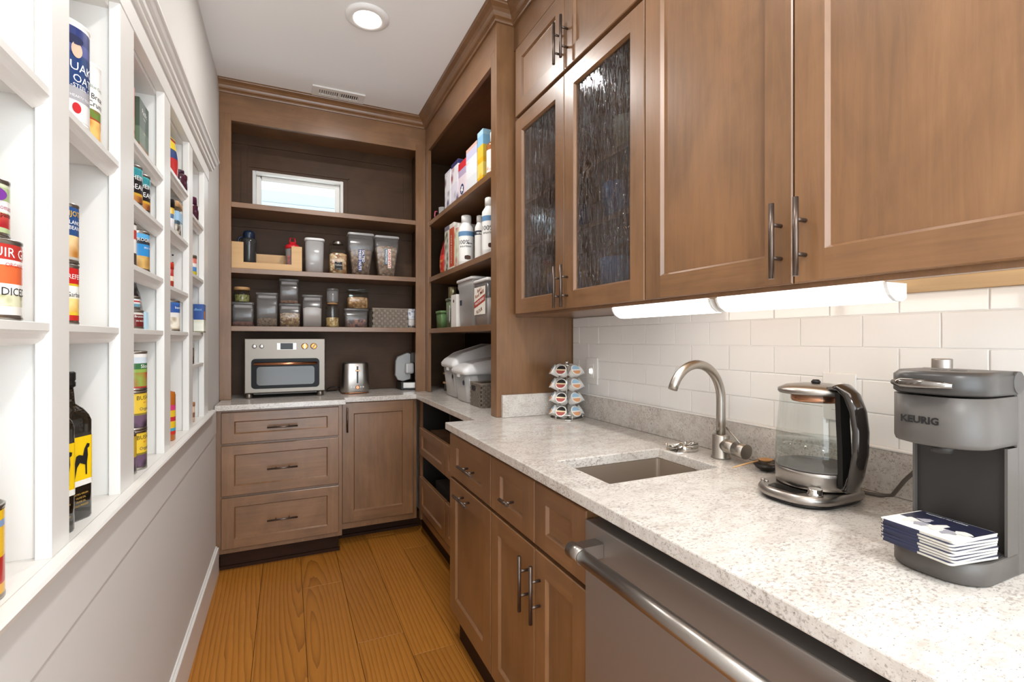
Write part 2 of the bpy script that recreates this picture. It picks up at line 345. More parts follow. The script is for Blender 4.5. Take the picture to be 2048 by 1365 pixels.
MB().loft([[(x, y, z) for x, z in hp] for y in (.57, 2.785)], 0, False).build('crown_cap', WHITE, ns)
sp = [(-.498, .9005), (-.349, .9005), (-.349, .885), (-.340, .885), (-.338, .893), (-.333, .897), (-.331, .903), (-.325, .906), (-.322, .912), (-.325, .917), (-.345, .9175), (-.350, .914), (-.498, .914)]
MB().loft([[(x, y, z) for x, z in sp] for y in (.45, 2.80)], 0, False).build('sill', WHITE, ns)
for (yw, zz) in [(2.609, 1.02), (2.609, 1.05), (2.609, 1.08), (2.609, 1.135), (2.234, 1.54), (2.234, 1.57), (2.234, 1.60)]:
    k = MB().lathe([(.0035, 0), (.0035, .0006)], (0, 0, 0), 8).xf(Matrix.Translation((-.405, yw+.0006, zz)) @ Matrix.Rotation(PI/2, 4, 'X'))
    k.build('pin_hole', BLACK, ns)
# ------------------------------------------------------------------ cabinets
def Pm(face, plane):
    if face == 'X': return lambda a, w_, z: (plane-w_, a, z)
    return lambda a, w_, z: (a, plane-w_, z)
def door(parent, face, plane, a0, a1, z0, z1, st=.062, th=.02, name='door', glass=None, flat=False, rail=None, grain='z'):
    """shaker door: plane = its back, thickness th towards the room"""
    P = Pm(face, plane); rl = rail or st
    if a0 > a1: a0, a1 = a1, a0
    hz = WY if face == 'X' else WX
    b = MB(); s1 = .006; dp = .009
    A0, A1, Z0, Z1 = a0+st, a1-st, z0+rl, z1-rl
    e = .0025
    # outer front ring with small chamfer
    back = [P(a0, 0, z0), P(a1, 0, z0), P(a1, 0, z1), P(a0, 0, z1)]
    side = [P(a0, th-e, z0), P(a1, th-e, z0), P(a1, th-e, z1), P(a0, th-e, z1)]
    outr = [P(a0+e, th, z0+e), P(a1-e, th, z0+e), P(a1-e, th, z1-e), P(a0+e, th, z1-e)]
    j = [P(A0, th, z0+e), P(A1, th, z0+e), P(A1, th, z1-e), P(A0, th, z1-e)]
    inn = [P(A0, th, Z0), P(A1, th, Z0), P(A1, th, Z1), P(A0, th, Z1)]
    rec = [P(A0+s1, th-dp, Z0+s1), P(A1-s1, th-dp, Z0+s1), P(A1-s1, th-dp, Z1-s1), P(A0+s1, th-dp, Z1-s1)]
    bi = [P(A0+s1, 0, Z0+s1), P(A1-s1, 0, Z0+s1), P(A1-s1, 0, Z1-s1), P(A0+s1, 0, Z1-s1)]
    vs = back+side+outr+j+inn+rec+bi; f = []; m = []
    for i in range(4):
        k = (i+1) % 4; f.append((i, k, 4+k, 4+i)); f.append((4+i, 4+k, 8+k, 8+i)); f.append((16+i, 16+k, 20+k, 20+i)); f.append((20+i, 20+k, 24+k, 24+i)); f.append((i, k, 24+k, 24+i)); m += [0]*5
    f += [(8, 12, 16, 19, 15, 11), (13, 9, 10, 14, 18, 17), (12, 13, 17, 16), (19, 18, 14, 15)]; m += [0, 0, 1, 1]
    b.v = vs; b.f = f; b.m = m; b.sm = [False]*len(f)
    o = b.build(name, [WZ, hz] if grain == 'z' else [WZ, hz], parent)
    q = MB()
    if glass: q.box(P(A0+s1, .004, Z0+s1), P(A1-s1, .007, Z1-s1)); q.build('glass_pane', glass, o)
    else: q.box(P(A0+s1-.001, .002, Z0+s1-.001), P(A1-s1+.001, th-dp, Z1-s1+.001)); q.build('panel', WZ if grain == 'z' else hz, o)
    return o
def bar(parent, face, plane, ca, cz, L, vert, r=.0055, so=.030, gap=None, m=None):
    P = Pm(face, plane); b = MB(); h = L/2; gp = gap or L*.22
    if vert: b.tube([P(ca, so, cz-h), P(ca, so, cz+h)], r, 12); ps = [(ca, cz-gp), (ca, cz+gp)]
    else: b.tube([P(ca-h, so, cz), P(ca+h, so, cz)], r, 12); ps = [(ca-gp, cz), (ca+gp, cz)]
    for a, z in ps: b.tube([P(a, 0, z), P(a, so, z)], r*.75, 10)
    return b.build('handle', m or BRONZE, parent, weld=False)
# upper cabinet with rippled-glass doors
def shell(parent, x0, x1, y0, y1, z0, z1, t, m, open_face, name='cabinet_body'):
    b = MB()
    b.box((x0, y0, z0), (x1, y1, z0+t)); b.box((x0, y0, z1-t), (x1, y1, z1))
    if open_face == 'X':
        b.box((x0, y0, z0+t), (x1, y0+t, z1-t)); b.box((x0, y1-t, z0+t), (x1, y1, z1-t)); b.box((x1-t, y0+t, z0+t), (x1, y1-t, z1-t))
    else:
        b.box((x0, y0, z0+t), (x0+t, y1, z1-t)); b.box((x1-t, y0, z0+t), (x1, y1, z1-t)); b.box((x0+t, y1-t, z0+t), (x1-t, y1, z1-t))
    return b.build(name, m, parent, weld=False)
DX = .965
g1 = thing('upper_cabinet', 'brown wall cabinet with two rippled glass doors above the pod carousel', 'cabinet', (1.12, 1.53, 1.375))
shell(g1, DX, XR-.002, 1.10, 1.998, 1.376, 2.60, .018, WZ, 'X')
for z in (1.672, 1.885, 2.26):
    b = MB(); b.box((DX+.022, 1.118, z), (XR-.02, 1.98, z+.018)); b.build('shelf', WY, g1)
b = MB(); b.box((DX-.0005, 1.965, 1.376), (DX+.019, 1.998, 2.60)); b.box((DX-.0005, 1.10, 2.265), (DX+.019, 1.965, 2.275)); b.build('face_frame', WZ, g1, weld=False)
for (a0, a1) in ((1.5435, 1.962), (1.1005, 1.5405)):
    d = door(g1, 'X', DX-.001, a0, a1, 1.386, 2.262, glass=SEEDY); bar(d, 'X', DX-.021, 1.567 if a0 > 1.5 else 1.517, 1.468, .156, True)
    d = door(g1, 'X', DX-.001, a0, a1, 2.278, 2.585); bar(d, 'X', DX-.021, 1.567 if a0 > 1.5 else 1.517, 2.385, .156, True)
g2 = thing('upper_cabinet', 'brown wall cabinet with two solid panelled doors above the kettle', 'cabinet', (1.12, .65, 1.375))
shell(g2, DX, XR-.002, .202, 1.098, 1.376, 2.60, .018, WZ, 'X')
b = MB(); b.box((DX+.02, .21, 1.3755), (XR-.003, 1.095, 1.3762)); b.build('underside', PLY, g2)
for (a0, a1) in ((.6525, 1.0965), (.204, .6495)):
    d = door(g2, 'X', DX-.001, a0, a1, 1.386, 2.585); bar(d, 'X', DX-.021, .677 if a0 > .6 else .625, 1.475, .156, True)
b = MB(); b.box((DX+.02, 1.11, 1.3755), (XR-.003, 1.99, 1.3762)); b.build('underside', WZ, g1)
b = MB(); b.box((.955, -.40, 2.60), (XR-.002, 1.998, 2.772)); struct(b.build('trim_4', WY))
# open shelving, side run
s1 = thing('open_shelving', 'tall brown open shelves on the right, holding boxes, white tubs and bins', 'shelving', (1.07, 2.6, .915))
b = MB(); b.box((.868, 2.0, .916), (1.276, 2.018, 2.714)); b.build('end_panel', WZ, s1, bev=.001)
for (a, c) in ((2.0185, 2.066), (3.155, 3.2245)):
    b = MB(); b.box((.868, a, .916), (.888, c, 2.60)); b.build('stile', WZ, s1, bev=.001)
b = MB(); b.box((.868, 2.0185, 2.60), (.888, 3.2245, 2.713)); b.box((.868, 2.066, 2.545), (.888, 3.155, 2.60)); b.build('header', WY, s1, weld=False)
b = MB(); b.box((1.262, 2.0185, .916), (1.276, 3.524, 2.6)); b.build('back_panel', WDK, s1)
b = MB(); b.box((.889, 2.0185, 2.60), (1.262, 3.525, 2.615)); b.build('top_panel', WY, s1)
SH1 = (2.064, 1.686, 1.343)
for z in SH1:
    b = MB(); b.box((.872, 2.0187, z-.03), (1.2615, 3.2242, z)); b.build('shelf', WY, s1, bev=.0012)
# open shelving, back run
s2 = thing('open_shelving', 'brown open shelves across the back wall under the small window', 'shelving', (.25, 3.4, .915))
b = MB(); b.box((-.3585, 3.225, .916), (-.298, 3.245, 2.60)); b.build('stile', WZ, s2, bev=.001)
b = MB(); b.box((.800, 3.225, .916), (.8675, 3.245, 2.60)); b.build('stile', WZ, s2, bev=.001)
b = MB(); b.box((-.3585, 3.225, 2.60), (.8675, 3.245, 2.713)); b.box((-.298, 3.2245, 2.558), (.80, 3.245, 2.60)); b.build('header', WX, s2, weld=False)
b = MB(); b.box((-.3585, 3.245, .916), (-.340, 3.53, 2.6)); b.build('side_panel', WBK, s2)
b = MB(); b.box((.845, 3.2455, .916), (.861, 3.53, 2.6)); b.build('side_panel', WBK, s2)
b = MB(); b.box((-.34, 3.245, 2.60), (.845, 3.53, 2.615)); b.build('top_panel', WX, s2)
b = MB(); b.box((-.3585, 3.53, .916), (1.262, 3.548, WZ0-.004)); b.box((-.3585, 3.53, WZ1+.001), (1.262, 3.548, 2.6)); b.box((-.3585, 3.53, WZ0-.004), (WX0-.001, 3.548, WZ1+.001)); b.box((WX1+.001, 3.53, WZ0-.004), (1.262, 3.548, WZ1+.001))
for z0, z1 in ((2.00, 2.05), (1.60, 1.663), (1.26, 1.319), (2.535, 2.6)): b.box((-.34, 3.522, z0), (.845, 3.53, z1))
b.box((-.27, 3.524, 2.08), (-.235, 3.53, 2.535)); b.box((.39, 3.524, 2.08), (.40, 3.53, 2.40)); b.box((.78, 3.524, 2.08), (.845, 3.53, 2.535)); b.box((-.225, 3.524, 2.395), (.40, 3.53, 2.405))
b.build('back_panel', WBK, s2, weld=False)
SH2 = (2.082, 1.694, 1.350)
for z in SH2:
    b = MB(); b.box((-.3395, 3.229, z-.03), (.8445, 3.521, z)); b.build('shelf', WX, s2, bev=.0012)
# ------------------------------------------------------------------ base cabinets, back left drawers
d1 = thing('base_cabinet', 'brown base cabinet with three drawers beside the white left wall', 'cabinet', (-.03, 3.2, 0))
b = MB(); b.box((-.352, 3.012, .10), (.300, 3.5, .884)); b.build('cabinet_body', WZ, d1)
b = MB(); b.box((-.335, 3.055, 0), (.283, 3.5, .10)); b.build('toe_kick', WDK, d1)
b = MB(); b.box((-.335, 3.043, 0), (.290, 3.0548, .018)); b.build('shoe_moulding', WDK, d1)
for z0, z1, hz in ((.703, .872, .782), (.418, .690, .551), (.128, .405, .264)):
    d = door(d1, 'Y', 3.0115, -.324, .280, z0, z1, name='drawer', grain='h', rail=.05); bar(d, 'Y', 2.9915, -.022, hz, .156, False, r=.005)
d2 = thing('base_cabinet', 'brown base cabinet with one door in the back corner under the toaster', 'cabinet', (.53, 3.3, 0))
b = MB(); b.box((.3005, 3.103, .10), (.775, 3.5, .884)); b.build('cabinet_body', WZ, d2)
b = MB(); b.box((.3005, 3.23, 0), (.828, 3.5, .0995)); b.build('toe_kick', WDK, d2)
b = MB(); b.box((.3005, 3.218, 0), (.815, 3.2298, .018)); b.build('shoe_moulding', WDK, d2)
d = door(d2, 'Y', 3.1025, .308, .748, .142, .881, st=.068); bar(d, 'Y', 3.0825, .336, .778, .150, True, r=.005)
# recessed pull-out cabinets
p0 = thing('pull_out_cabinet', 'brown base cabinet with open wooden pull-out trays beside the long worktop', 'cabinet', (1.0, 2.5, 0))
b = MB(); b.box((.808, 2.0, .10), (1.276, 3.098, .118)); b.box((1.26, 2.0, .118), (1.276, 3.098, .884)); b.box((.808, 2.0, .118), (1.26, 2.012, .884)); b.box((.808, 3.06, .118), (1.26, 3.0985, .884)); b.box((.808, 2.49, .118), (1.26, 2.508, .884)); b.build('cabinet_body', DARKIN, p0, weld=False)  # near-black body paints in the shade inside the open cabinet
b = MB(); b.box((.790, 3.062, .10), (.8075, 3.0985, .884)); b.box((.802, 2.0, .100), (.8078, 3.062, .14)); b.box((.802, 2.0, .868), (.8078, 3.062, .884)); b.build('face_frame', WZ, p0, weld=False)
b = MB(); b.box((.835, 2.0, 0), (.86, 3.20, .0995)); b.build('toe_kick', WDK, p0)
for (a0, a1) in ((2.515, 3.050), (2.014, 2.505)):
    for z0, z1 in ((.530, .704), (.172, .388)):
        d = door(p0, 'X', .8005, a0, a1, z0, z1, name='pull_out_tray', grain='h', rail=.045, st=.055)
        b = MB(); b.box((.8015, a0+.02, z0+.02), (1.24, a1-.02, z0+.035)); b.box((.8015, a0+.02, z0+.035), (1.24, a0+.032, z0+.10)); b.box((.8015, a1-.032, z0+.035), (1.24, a1-.02, z0+.10)); b.box((1.228, a0+.032, z0+.035), (1.24, a1-.032, z0+.10)); b.build('tray_box', WY, d, weld=False)
# long run base: pull-out bin cabinet, sink base, dishwasher
FX = .661
c1 = thing('base_cabinet', 'narrow brown base cabinet with one drawer over one door at the worktop end', 'cabinet', (.95, 1.75, 0))
b = MB(); b.box((FX, 1.5265, .10), (1.27, 1.984, .884)); b.build('cabinet_body', WZ, c1)
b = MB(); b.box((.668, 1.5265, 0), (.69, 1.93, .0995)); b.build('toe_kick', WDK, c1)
d = door(c1, 'X', FX-.0005, 1.529, 1.982, .690, .868, name='drawer', grain='h', rail=.048, st=.085); bar(d, 'X', FX-.0205, 1.722, .770, .150, False)
d = door(c1, 'X', FX-.0005, 1.529, 1.982, .112, .678, st=.072); bar(d, 'X', FX-.0205, 1.775, .640, .150, False)
c2 = thing('sink_base_cabinet', 'brown sink base cabinet with two doors and long paired upright handles', 'cabinet', (.95, 1.22, 0))
b = MB(); b.box((FX, .945, .10), (FX+.018, 1.5255, .884)); b.box((FX+.018, 1.508, .10), (1.27, 1.5255, .884)); b.box((FX+.018, .945, .10), (1.27, .96, .884)); b.box((FX+.018, .96, .10), (1.27, 1.508, .118)); b.build('cabinet_body', WZ, c2, weld=False)
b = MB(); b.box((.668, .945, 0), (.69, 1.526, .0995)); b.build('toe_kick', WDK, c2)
d = door(c2, 'X', FX-.0005, 1.2075, 1.5235, .690, .868, name='drawer', grain='h', rail=.048, st=.075)
b = MB(); P = Pm('X', FX-.0205); b.tube([P(1.325, .03, .766), P(1.385, .03, .766)], .0055, 12); b.tube([P(1.345, 0, .766), P(1.345, .03, .766)], .0042, 8); b.build('handle', BRONZE, d, weld=False)
door(c2, 'X', FX-.0005, .947, 1.2045, .690, .868, name='false_front', grain='h', rail=.048)
d = door(c2, 'X', FX-.0005, 1.2075, 1.5235, .112, .678, st=.06); bar(d, 'X', FX-.0205, 1.243, .566, .160, True)
d = door(c2, 'X', FX-.0005, .947, 1.2045, .112, .678, st=.06); bar(d, 'X', FX-.0205, 1.173, .566, .160, True)
dw = thing('dishwasher', 'stainless steel dishwasher with a long round bar handle', 'dishwasher', (.9, .64, 0))
b = MB(); b.box((.68, .333, .10), (1.25, .942, .868)); b.build('tub', DGREY, dw)
b = MB(); b.box((.634, .330, .115), (.679, .9425, .852)); b.build('door', mat('9d9894', .42, .85, name='dishwasher_steel', bump=.03, nscale=300), dw, bev=.003, seg=2)
b = MB(); b.box((.64, .333, .0), (.70, .942, .10)); b.build('toe_kick', BLACK, dw)
b = MB(); b.tube([(.575, .340, .806), (.575, .905, .806)], .0155, 20); b.build('handle_bar', STEEL, dw)
for y in (.885, .355):
    b = MB(); b.tube([(.575, y-.022, .806), (.575, y+.024, .806)], .0172, 20); b.prism([(.575, y-.016), (.6335, y-.016), (.6335, y+.018), (.575, y+.018)], .792, .822); b.build('handle_mount', STEEL, dw, weld=False)
c3 = thing('base_cabinet', 'brown base cabinet with one door on the near side of the dishwasher', 'cabinet', (.95, 0, 0))
b = MB(); b.box((FX, -.40, .10), (1.27, .326, .884)); b.build('cabinet_body', WZ, c3); door(c3, 'X', FX-.0005, -.39, .324, .112, .868)
b = MB(); b.box((.668, -.4, 0), (.69, .326, .0995)); b.build('toe_kick', WDK, c3)
# ------------------------------------------------------------------ worktops
def cells(rects, holes, z0, z1):
    xs = sorted({r[i] for r in rects+holes for i in (0, 2)}); ys = sorted({r[i] for r in rects+holes for i in (1, 3)})
    ins = lambda x, y: any(r[0] < x < r[2] and r[1] < y < r[3] for r in rects) and not any(h[0] < x < h[2] and h[1] < y < h[3] for h in holes)
    G = {(i, j): ins((xs[i]+xs[i+1])/2, (ys[j]+ys[j+1])/2) for i in range(len(xs)-1) for j in range(len(ys)-1)}
    b = MB()
    for (i, j), v in G.items():
        if not v: continue
        x0, x1, y0, y1 = xs[i], xs[i+1], ys[j], ys[j+1]
        b.add([(x0, y0, z1), (x1, y0, z1), (x1, y1, z1), (x0, y1, z1)], [(0, 1, 2, 3)]); b.add([(x0, y0, z0), (x1, y0, z0), (x1, y1, z0), (x0, y1, z0)], [(3, 2, 1, 0)])
        for (di, dj), (p, q) in {(-1, 0): ((x0, y1), (x0, y0)), (1, 0): ((x1, y0), (x1, y1)), (0, -1): ((x0, y0), (x1, y0)), (0, 1): ((x1, y1), (x0, y1))}.items():
            if not G.get((i+di, j+dj), False): b.add([(*p, z0), (*q, z0), (*q, z1), (*p, z1)], [(0, 1, 2, 3)])
    return b
wt = tag(cells([(.620, -.40, 1.268, 1.9845), (.762, 1.9845, 1.268, 3.065), (-.352, 2.972, .318, 3.065), (-.352, 3.065, 1.268, 3.528)], [(.727, .972, 1.103, 1.218)], .885, .915).build('worktop', GRAN, bev=.003, seg=2), 'pale speckled granite worktop running round three sides with a sink cut-out', 'countertop')
b = MB(); b.box((1.250, -.40, .9155), (1.2695, 1.979, 1.018)); tag(b.build('backsplash', GRAN, bev=.0015), 'long low speckled granite upstand under the white tiles', 'backsplash')
b = MB(); b.box((.890, 1.979, .9155), (1.2495, 1.9985, 1.018)); tag(b.build('backsplash', GRAN, bev=.0015), 'short granite upstand against the brown end panel behind the pod carousel', 'backsplash')
b = MB(); b.box((1.2485, -.4, 1.0182), (1.2698, 1.979, 1.0215)); struct(b.build('trim_5', GROUT))
# sink
sk = thing('sink', 'undermounted rectangular stainless steel sink', 'sink', (.915, 1.095, .70))
b = MB(); out = rrect(.376, .246, .012, 4, .915, 1.095)
rings = [[(x, y, .8845) for x, y in rrect(.40, .27, .012, 4, .915, 1.095)], [(x, y, .8845) for x, y in rrect(.372, .242, .012, 4, .915, 1.095)], [(x, y, .72) for x, y in rrect(.366, .236, .02, 4, .915, 1.095)], [(x, y, .705) for x, y in rrect(.34, .21, .02, 4, .915, 1.095)]]
b.loft(rings, 0, False, False); b.f.append(tuple(len(b.v)-len(out)+i for i in range(len(out)))); b.m.append(0); b.sm.append(False)
b.build('basin', mat('b3a596', .45, .8, name='brushed_sink_steel', bump=.1, nscale=150), sk)
MB().lathe([(.001, .7055), (.038, .7055), (.042, .708), (.040, .7085)], (.915, 1.095, 0), 20, caps=False).build('drain', CHROME, sk)
# ------------------------------------------------------------------ ceiling fittings
cl = thing('recessed_downlight', 'round white recessed ceiling light, switched on', 'light', (.342, 2.30, 2.774))
MB().lathe([(.062, -.010), (.066, -.014), (.085, -.012), (.099, -.004), (.100, 0), (.062, 0)], (.342, 2.30, 2.7745), 40, caps=False).build('trim_ring', mat('efedea', .5, name='white_trim_ring'), cl)
MB().lathe([(.0001, -.009), (.0625, -.009)], (.342, 2.30, 2.7745), 32, caps=False).build('lens', mat('fff6ea', .5, emit=14, name='lit_lens'), cl)
vt = thing('ceiling_vent', 'white slotted ceiling vent above the back shelves', 'vent', (.289, 3.09, 2.774))
b = MB(); x0, x1, y0, y1 = .138, .440, 3.035, 3.148
b.box((x0, y0, 2.765), (x1, y0+.028, 2.7745)); b.box((x0, y1-.028, 2.765), (x1, y1, 2.7745)); b.box((x0, y0+.028, 2.765), (x0+.035, y1-.028, 2.7745)); b.box((x1-.035, y0+.028, 2.765), (x1, y1-.028, 2.7745)); b.box((.283, y0+.028, 2.765), (.295, y1-.028, 2.7745)); b.build('grille_frame', WHITE, vt, weld=False)
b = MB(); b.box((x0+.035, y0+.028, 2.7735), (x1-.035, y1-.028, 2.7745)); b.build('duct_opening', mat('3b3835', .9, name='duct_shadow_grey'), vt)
for k in range(9):
    for xs_ in (.173+.0125*k, .297+.0125*k):
        s_ = 1 if xs_ > .29 else -1
        b = MB(); b.add([(xs_, y0+.028, 2.766), (xs_+.005, y0+.028, 2.766), (xs_+.005+s_*.004, y0+.028, 2.7733), (xs_+s_*.004, y0+.028, 2.7733)]+[(xs_, y1-.028, 2.766), (xs_+.005, y1-.028, 2.766), (xs_+.005+s_*.004, y1-.028, 2.7733), (xs_+s_*.004, y1-.028, 2.7733)], [(0, 1, 2, 3), (4, 5, 6, 7), (0, 1, 5, 4), (1, 2, 6, 5), (2, 3, 7, 6), (3, 0, 4, 7)]); b.build('slat', WHITE, vt)
# under-cabinet lights
for (ya, yb, lb) in ((.895, 1.30, 'lit white under-cabinet strip light nearer the glass doors'), (.500, .878, 'lit white under-cabinet strip light above the kettle')):
    u = thing('under_cabinet_light', lb, 'light', (1.01, (ya+yb)/2, 1.34))
    pr = [(.978, 1.3752), (1.042, 1.3752), (1.042, 1.348), (1.028, 1.341), (1.008, 1.342), (.99, 1.352), (.981, 1.365)]
    MB().loft([[(x, y, z) for x, z in pr] for y in (ya+.006, yb-.006)], 0, False).build('diffuser', mat('fff9f2', .5, emit=4.4, name='lit_diffuser'), u)
    for y in (ya, yb-.006): MB().loft([[(x, yy, z) for x, z in pr] for yy in (y, y+.006)], 0, False).build('end_cap', WPL, u)
# ------------------------------------------------------------------ printed labels
def label_mat(stops, spots=(), rough=.35, coord=2, name='printed_label'):
    """flat print: horizontal bands by height (0..1) and speckled food pictures inside height ranges"""
    m, nt, b = new(name); tc = nt.nodes.new('ShaderNodeTexCoord'); sp = nt.nodes.new('ShaderNodeSeparateXYZ'); nt.links.new(tc.outputs['Generated'], sp.inputs[0])
    z = sp.outputs[coord]; c = ramp(nt, z, [(p, q) for p, q in stops], 'CONSTANT')
    for z0, z1, ca, cb, sc in spots:
        v = nt.nodes.new('ShaderNodeTexVoronoi'); v.inputs['Scale'].default_value = sc; nt.links.new(tc.outputs['Object'], v.inputs['Vector'])
        cc = ramp(nt, v.outputs['Distance'], [(.15, ca), (.6, cb)])
        mk = ramp(nt, z, [(0, (0, 0, 0, 1)), (z0, (1, 1, 1, 1)), (z1, (0, 0, 0, 1))], 'CONSTANT')
        c = mixc(nt, mk, c, cc)
    nt.links.new(c, b.inputs['Base Color']); b.inputs['Roughness'].default_value = rough; b.inputs['Coat Weight'].default_value = .3; return m
def food(ca, cb, cc=None, sc=90, name='dry_food'):
    m, nt, b = new(name); tc = nt.nodes.new('ShaderNodeTexCoord'); v = nt.nodes.new('ShaderNodeTexVoronoi'); v.inputs['Scale'].default_value = sc
    nt.links.new(tc.outputs['Object'], v.inputs['Vector']); s_ = nt.nodes.new('ShaderNodeSeparateXYZ'); nt.links.new(v.outputs['Color'], s_.inputs[0])
    c = ramp(nt, s_.outputs[0], [(.2, ca), (.55, cb), (.9, cc or ca)]); sh = ramp(nt, v.outputs['Distance'], [(.3, (1, 1, 1, 1)), (.9, (.5, .44, .38, 1))])  # gaps between pieces darkened, crevice shade put into the colour
    nt.links.new(mixc(nt, 1.0, c, sh, 'MULTIPLY'), b.inputs['Base Color']); b.inputs['Roughness'].default_value = .6
    bp = nt.nodes.new('ShaderNodeBump'); bp.invert = True; bp.inputs['Strength'].default_value = .8; bp.inputs['Distance'].default_value = .004
    nt.links.new(v.outputs['Distance'], bp.inputs['Height']); nt.links.new(bp.outputs[0], b.inputs['Normal']); return m
TIN = mat('b5b1ab', .3, 1, name='tin_plate', noise=.08, nscale=20)
def M1(c, r=.6): return mat(c, r, name='ink')
INKW, INKK, INKR, INKN = M1('f4f2ee'), M1('1a1816'), M1('c4232a'), M1('20305f')
def ycan(u, x, r, e=1): d = ray(u, 0); n = math.hypot(d[0], d[1]); dx, dy = d[0]/n, d[1]/n; return (e*r+dy*x)/dx
def xcan(u, y, r, e=1): d = ray(u, 0); n = math.hypot(d[0], d[1]); dx, dy = d[0]/n, d[1]/n; return (dx*y-e*r)/dy
def can(label, x, y, z, r, h, lm, texts=(), ang=None, cat='tin', group=None, name='food_can', lidm=None):
    t = thing(name, label, cat, (x, y, z), 0, group)
    MB().lathe([(r*.94, 0), (r, .001), (r, .004), (r*.975, .006), (r*.975, h-.006), (r, h-.004), (r, h-.001), (r*.93, h), (r*.93, h-.003), (.0001, h-.003)], (x, y, z+.0003), 28).build('can_body', lidm or TIN, t)
    MB().lathe([(r*.982, .0075), (r*.982, h-.0075)], (x, y, z), 28, caps=False).build('paper_label', lm, t)
    a0 = math.atan2(-y, -x) if ang is None else ang
    for s, sz, zz, m, da in texts:
        da += .52; text_obj(s, sz, m, t, facing((r*.99*math.cos(a0+da), r*.99*math.sin(a0+da), zz), a0+da), bend=r*.99)
    return t
def jar(label, x, y, z, r, h, lidh, bm_, lidm, contents=None, fill=.6, cat='jar', name='jar', n=28, sq=False, lidr=1.0, neck=None, group=None, paper=None):
    t = thing(name, label, cat, (x, y, z), 0, group); z += .0003; hb = h-lidh
    def ringz(R, zz): return [(x+px, y+py, z+zz) for px, py in (rrect(2*R, 2*R, R*.25, 4) if sq else [(R*math.cos(2*PI*i/n), R*math.sin(2*PI*i/n)) for i in range(n)])]
    pr = [(r*.93, 0), (r, .004), (r, hb*.86 if neck else hb-.001)]
    if neck: pr += [(r*.92, hb*.92), (r*neck, hb*.95), (r*neck, hb)]
    MB().loft([ringz(R, zz) for R, zz in pr]).build('jar_body', bm_, t)
    lr = r*(neck or 1)*lidr*1.03
    MB().loft([ringz(lr, hb-.002+(0)), ringz(lr, h-.003), ringz(lr*.96, h)]).build('lid', lidm, t)
    if contents: MB().loft([ringz(r*.90, .003), ringz(r*.93, .006), ringz(r*.93, hb*fill*.96), ringz(r*.5, hb*fill)]).build('contents', contents, t)
    if paper: MB().loft([ringz(r*1.004, hb*paper[1]), ringz(r*1.004, hb*paper[2])], caps=False).build('paper_label', paper[0], t)
    return t
def carton(label, x0, x1, y0, y1, z, h, m, texts=(), cat='box', name='carton', group=None, top=None):
    t = thing(name, label, cat, ((x0+x1)/2, (y0+y1)/2, z), 0, group)
    b = MB(); b.box((x0, y0, z+.0003), (x1, y1, z+h)); b.build('box_body', m, t, bev=.0008)
    b = MB(); b.box((x0+.002, y0+.002, z+h), (x1-.002, (y0+y1)/2-.0005, z+h+.0008)); b.box((x0+.002, (y0+y1)/2+.0005, z+h), (x1-.002, y1-.002, z+h+.0008)); b.build('top_flap', top or m, t, weld=False)
    for s, sz, px, py, pz, a, mm in texts: text_obj(s, sz, mm, t, facing((px-(x0+x1)/2, py-(y0+y1)/2, pz-z), a))
    return t
def pouch(label, x, y, z, w_, d_, h, m, a=0, cat='bag', name='snack_bag', group=None, lean=0):
    t = thing(name, label, cat, (x, y, z), a, group); rings = []
    for k in range(9):
        f = k/8; dd = d_*(.95*math.sin(PI*min(1, .22+.78*f)) ** .7 if f < .97 else .04); dd = max(dd, .003); ww = w_*(.94+.06*abs(2*f-1))
        rings.append([(ww/2*math.cos(2*PI*i/16)*1.0, dd/2*math.sin(2*PI*i/16)+lean*f, f*h+.0003+.002*math.sin(i*2.1+k)*(.0 if k == 0 else 1)) for i in range(16)])
    MB().loft(rings).build('bag_body', m, t, local=True)
    b = MB(); b.box((-w_/2, -.001+lean, h-.001), (w_/2, .001+lean, h+.012)); b.build('seal', m, t, local=True); return t
NZ = .9143; XC = -.392
# ---- bay nearest the camera
r = .049; y = ycan(47, XC-.01, r)
lm = label_mat([(0, 'e8e3da'), (.12, 'd9d6c8'), (.30, 'f1eee8'), (.44, 'e9e1d6'), (.70, 'f3f0ea'), (.78, 'b9322b')], [(.12, .28, '9a9a5a', 'dcd9b8', 60), (.44, .70, 'b8321c', 'e0693a', 22)])
can('large tin of diced tomatoes with white and red label on the nearest shelf', XC-.01, y, 1.299, r, .115, lm, [('MUIR GLEN', .019, .095, INKW, .50), ('ORGANIC', .008, .078, INKR, .50), ('DICED', .016, .040, INKK, .50)])
r = .036; y2 = ycan(22, XC-.005, r)
lm = label_mat([(0, 'b5c494'), (.30, 'c8cfae'), (.42, 'f2eeea'), (.62, 'efe9e6'), (.66, 'aebf8c'), (.93, 'cfd3b6')], [(.10, .40, 'a8202a', 'd8574a', 30)])
t = can('small tin of tomato paste with green and purple label stacked on the large tin', XC-.005, y2, 1.4145, r, .083, lm, [('tomato', .010, .043, M1('b05a72'), .55), ('paste', .010, .033, INKK, .55)])
b = MB(); a = math.atan2(-y2, .41)+.55
text_obj('organic', .009, INKW, t, facing((.0362*math.cos(a), .0362*math.sin(a), .060), a), bend=.0364)
o = MB().lathe([(.0001, 0), (.013, 0)], (0, 0, 0), 20, sx=1.1, sy=.75, caps=False).build('purple_badge', M1('6c2c86'), t, local=True)
o.matrix_local = facing((.0362*math.cos(a), .0362*math.sin(a), .060), a)
r = .043; y = ycan(12, -.40, r)
lm = label_mat([(0, 'e0a418'), (.12, 'b82a20'), (.44, 'e6b81c'), (.50, '8b8680'), (.62, 'e8b020'), (.80, '87a0c8'), (.88, 'f0c020')], [(.50, .80, 'd8541c', 'f0c030', 24)])
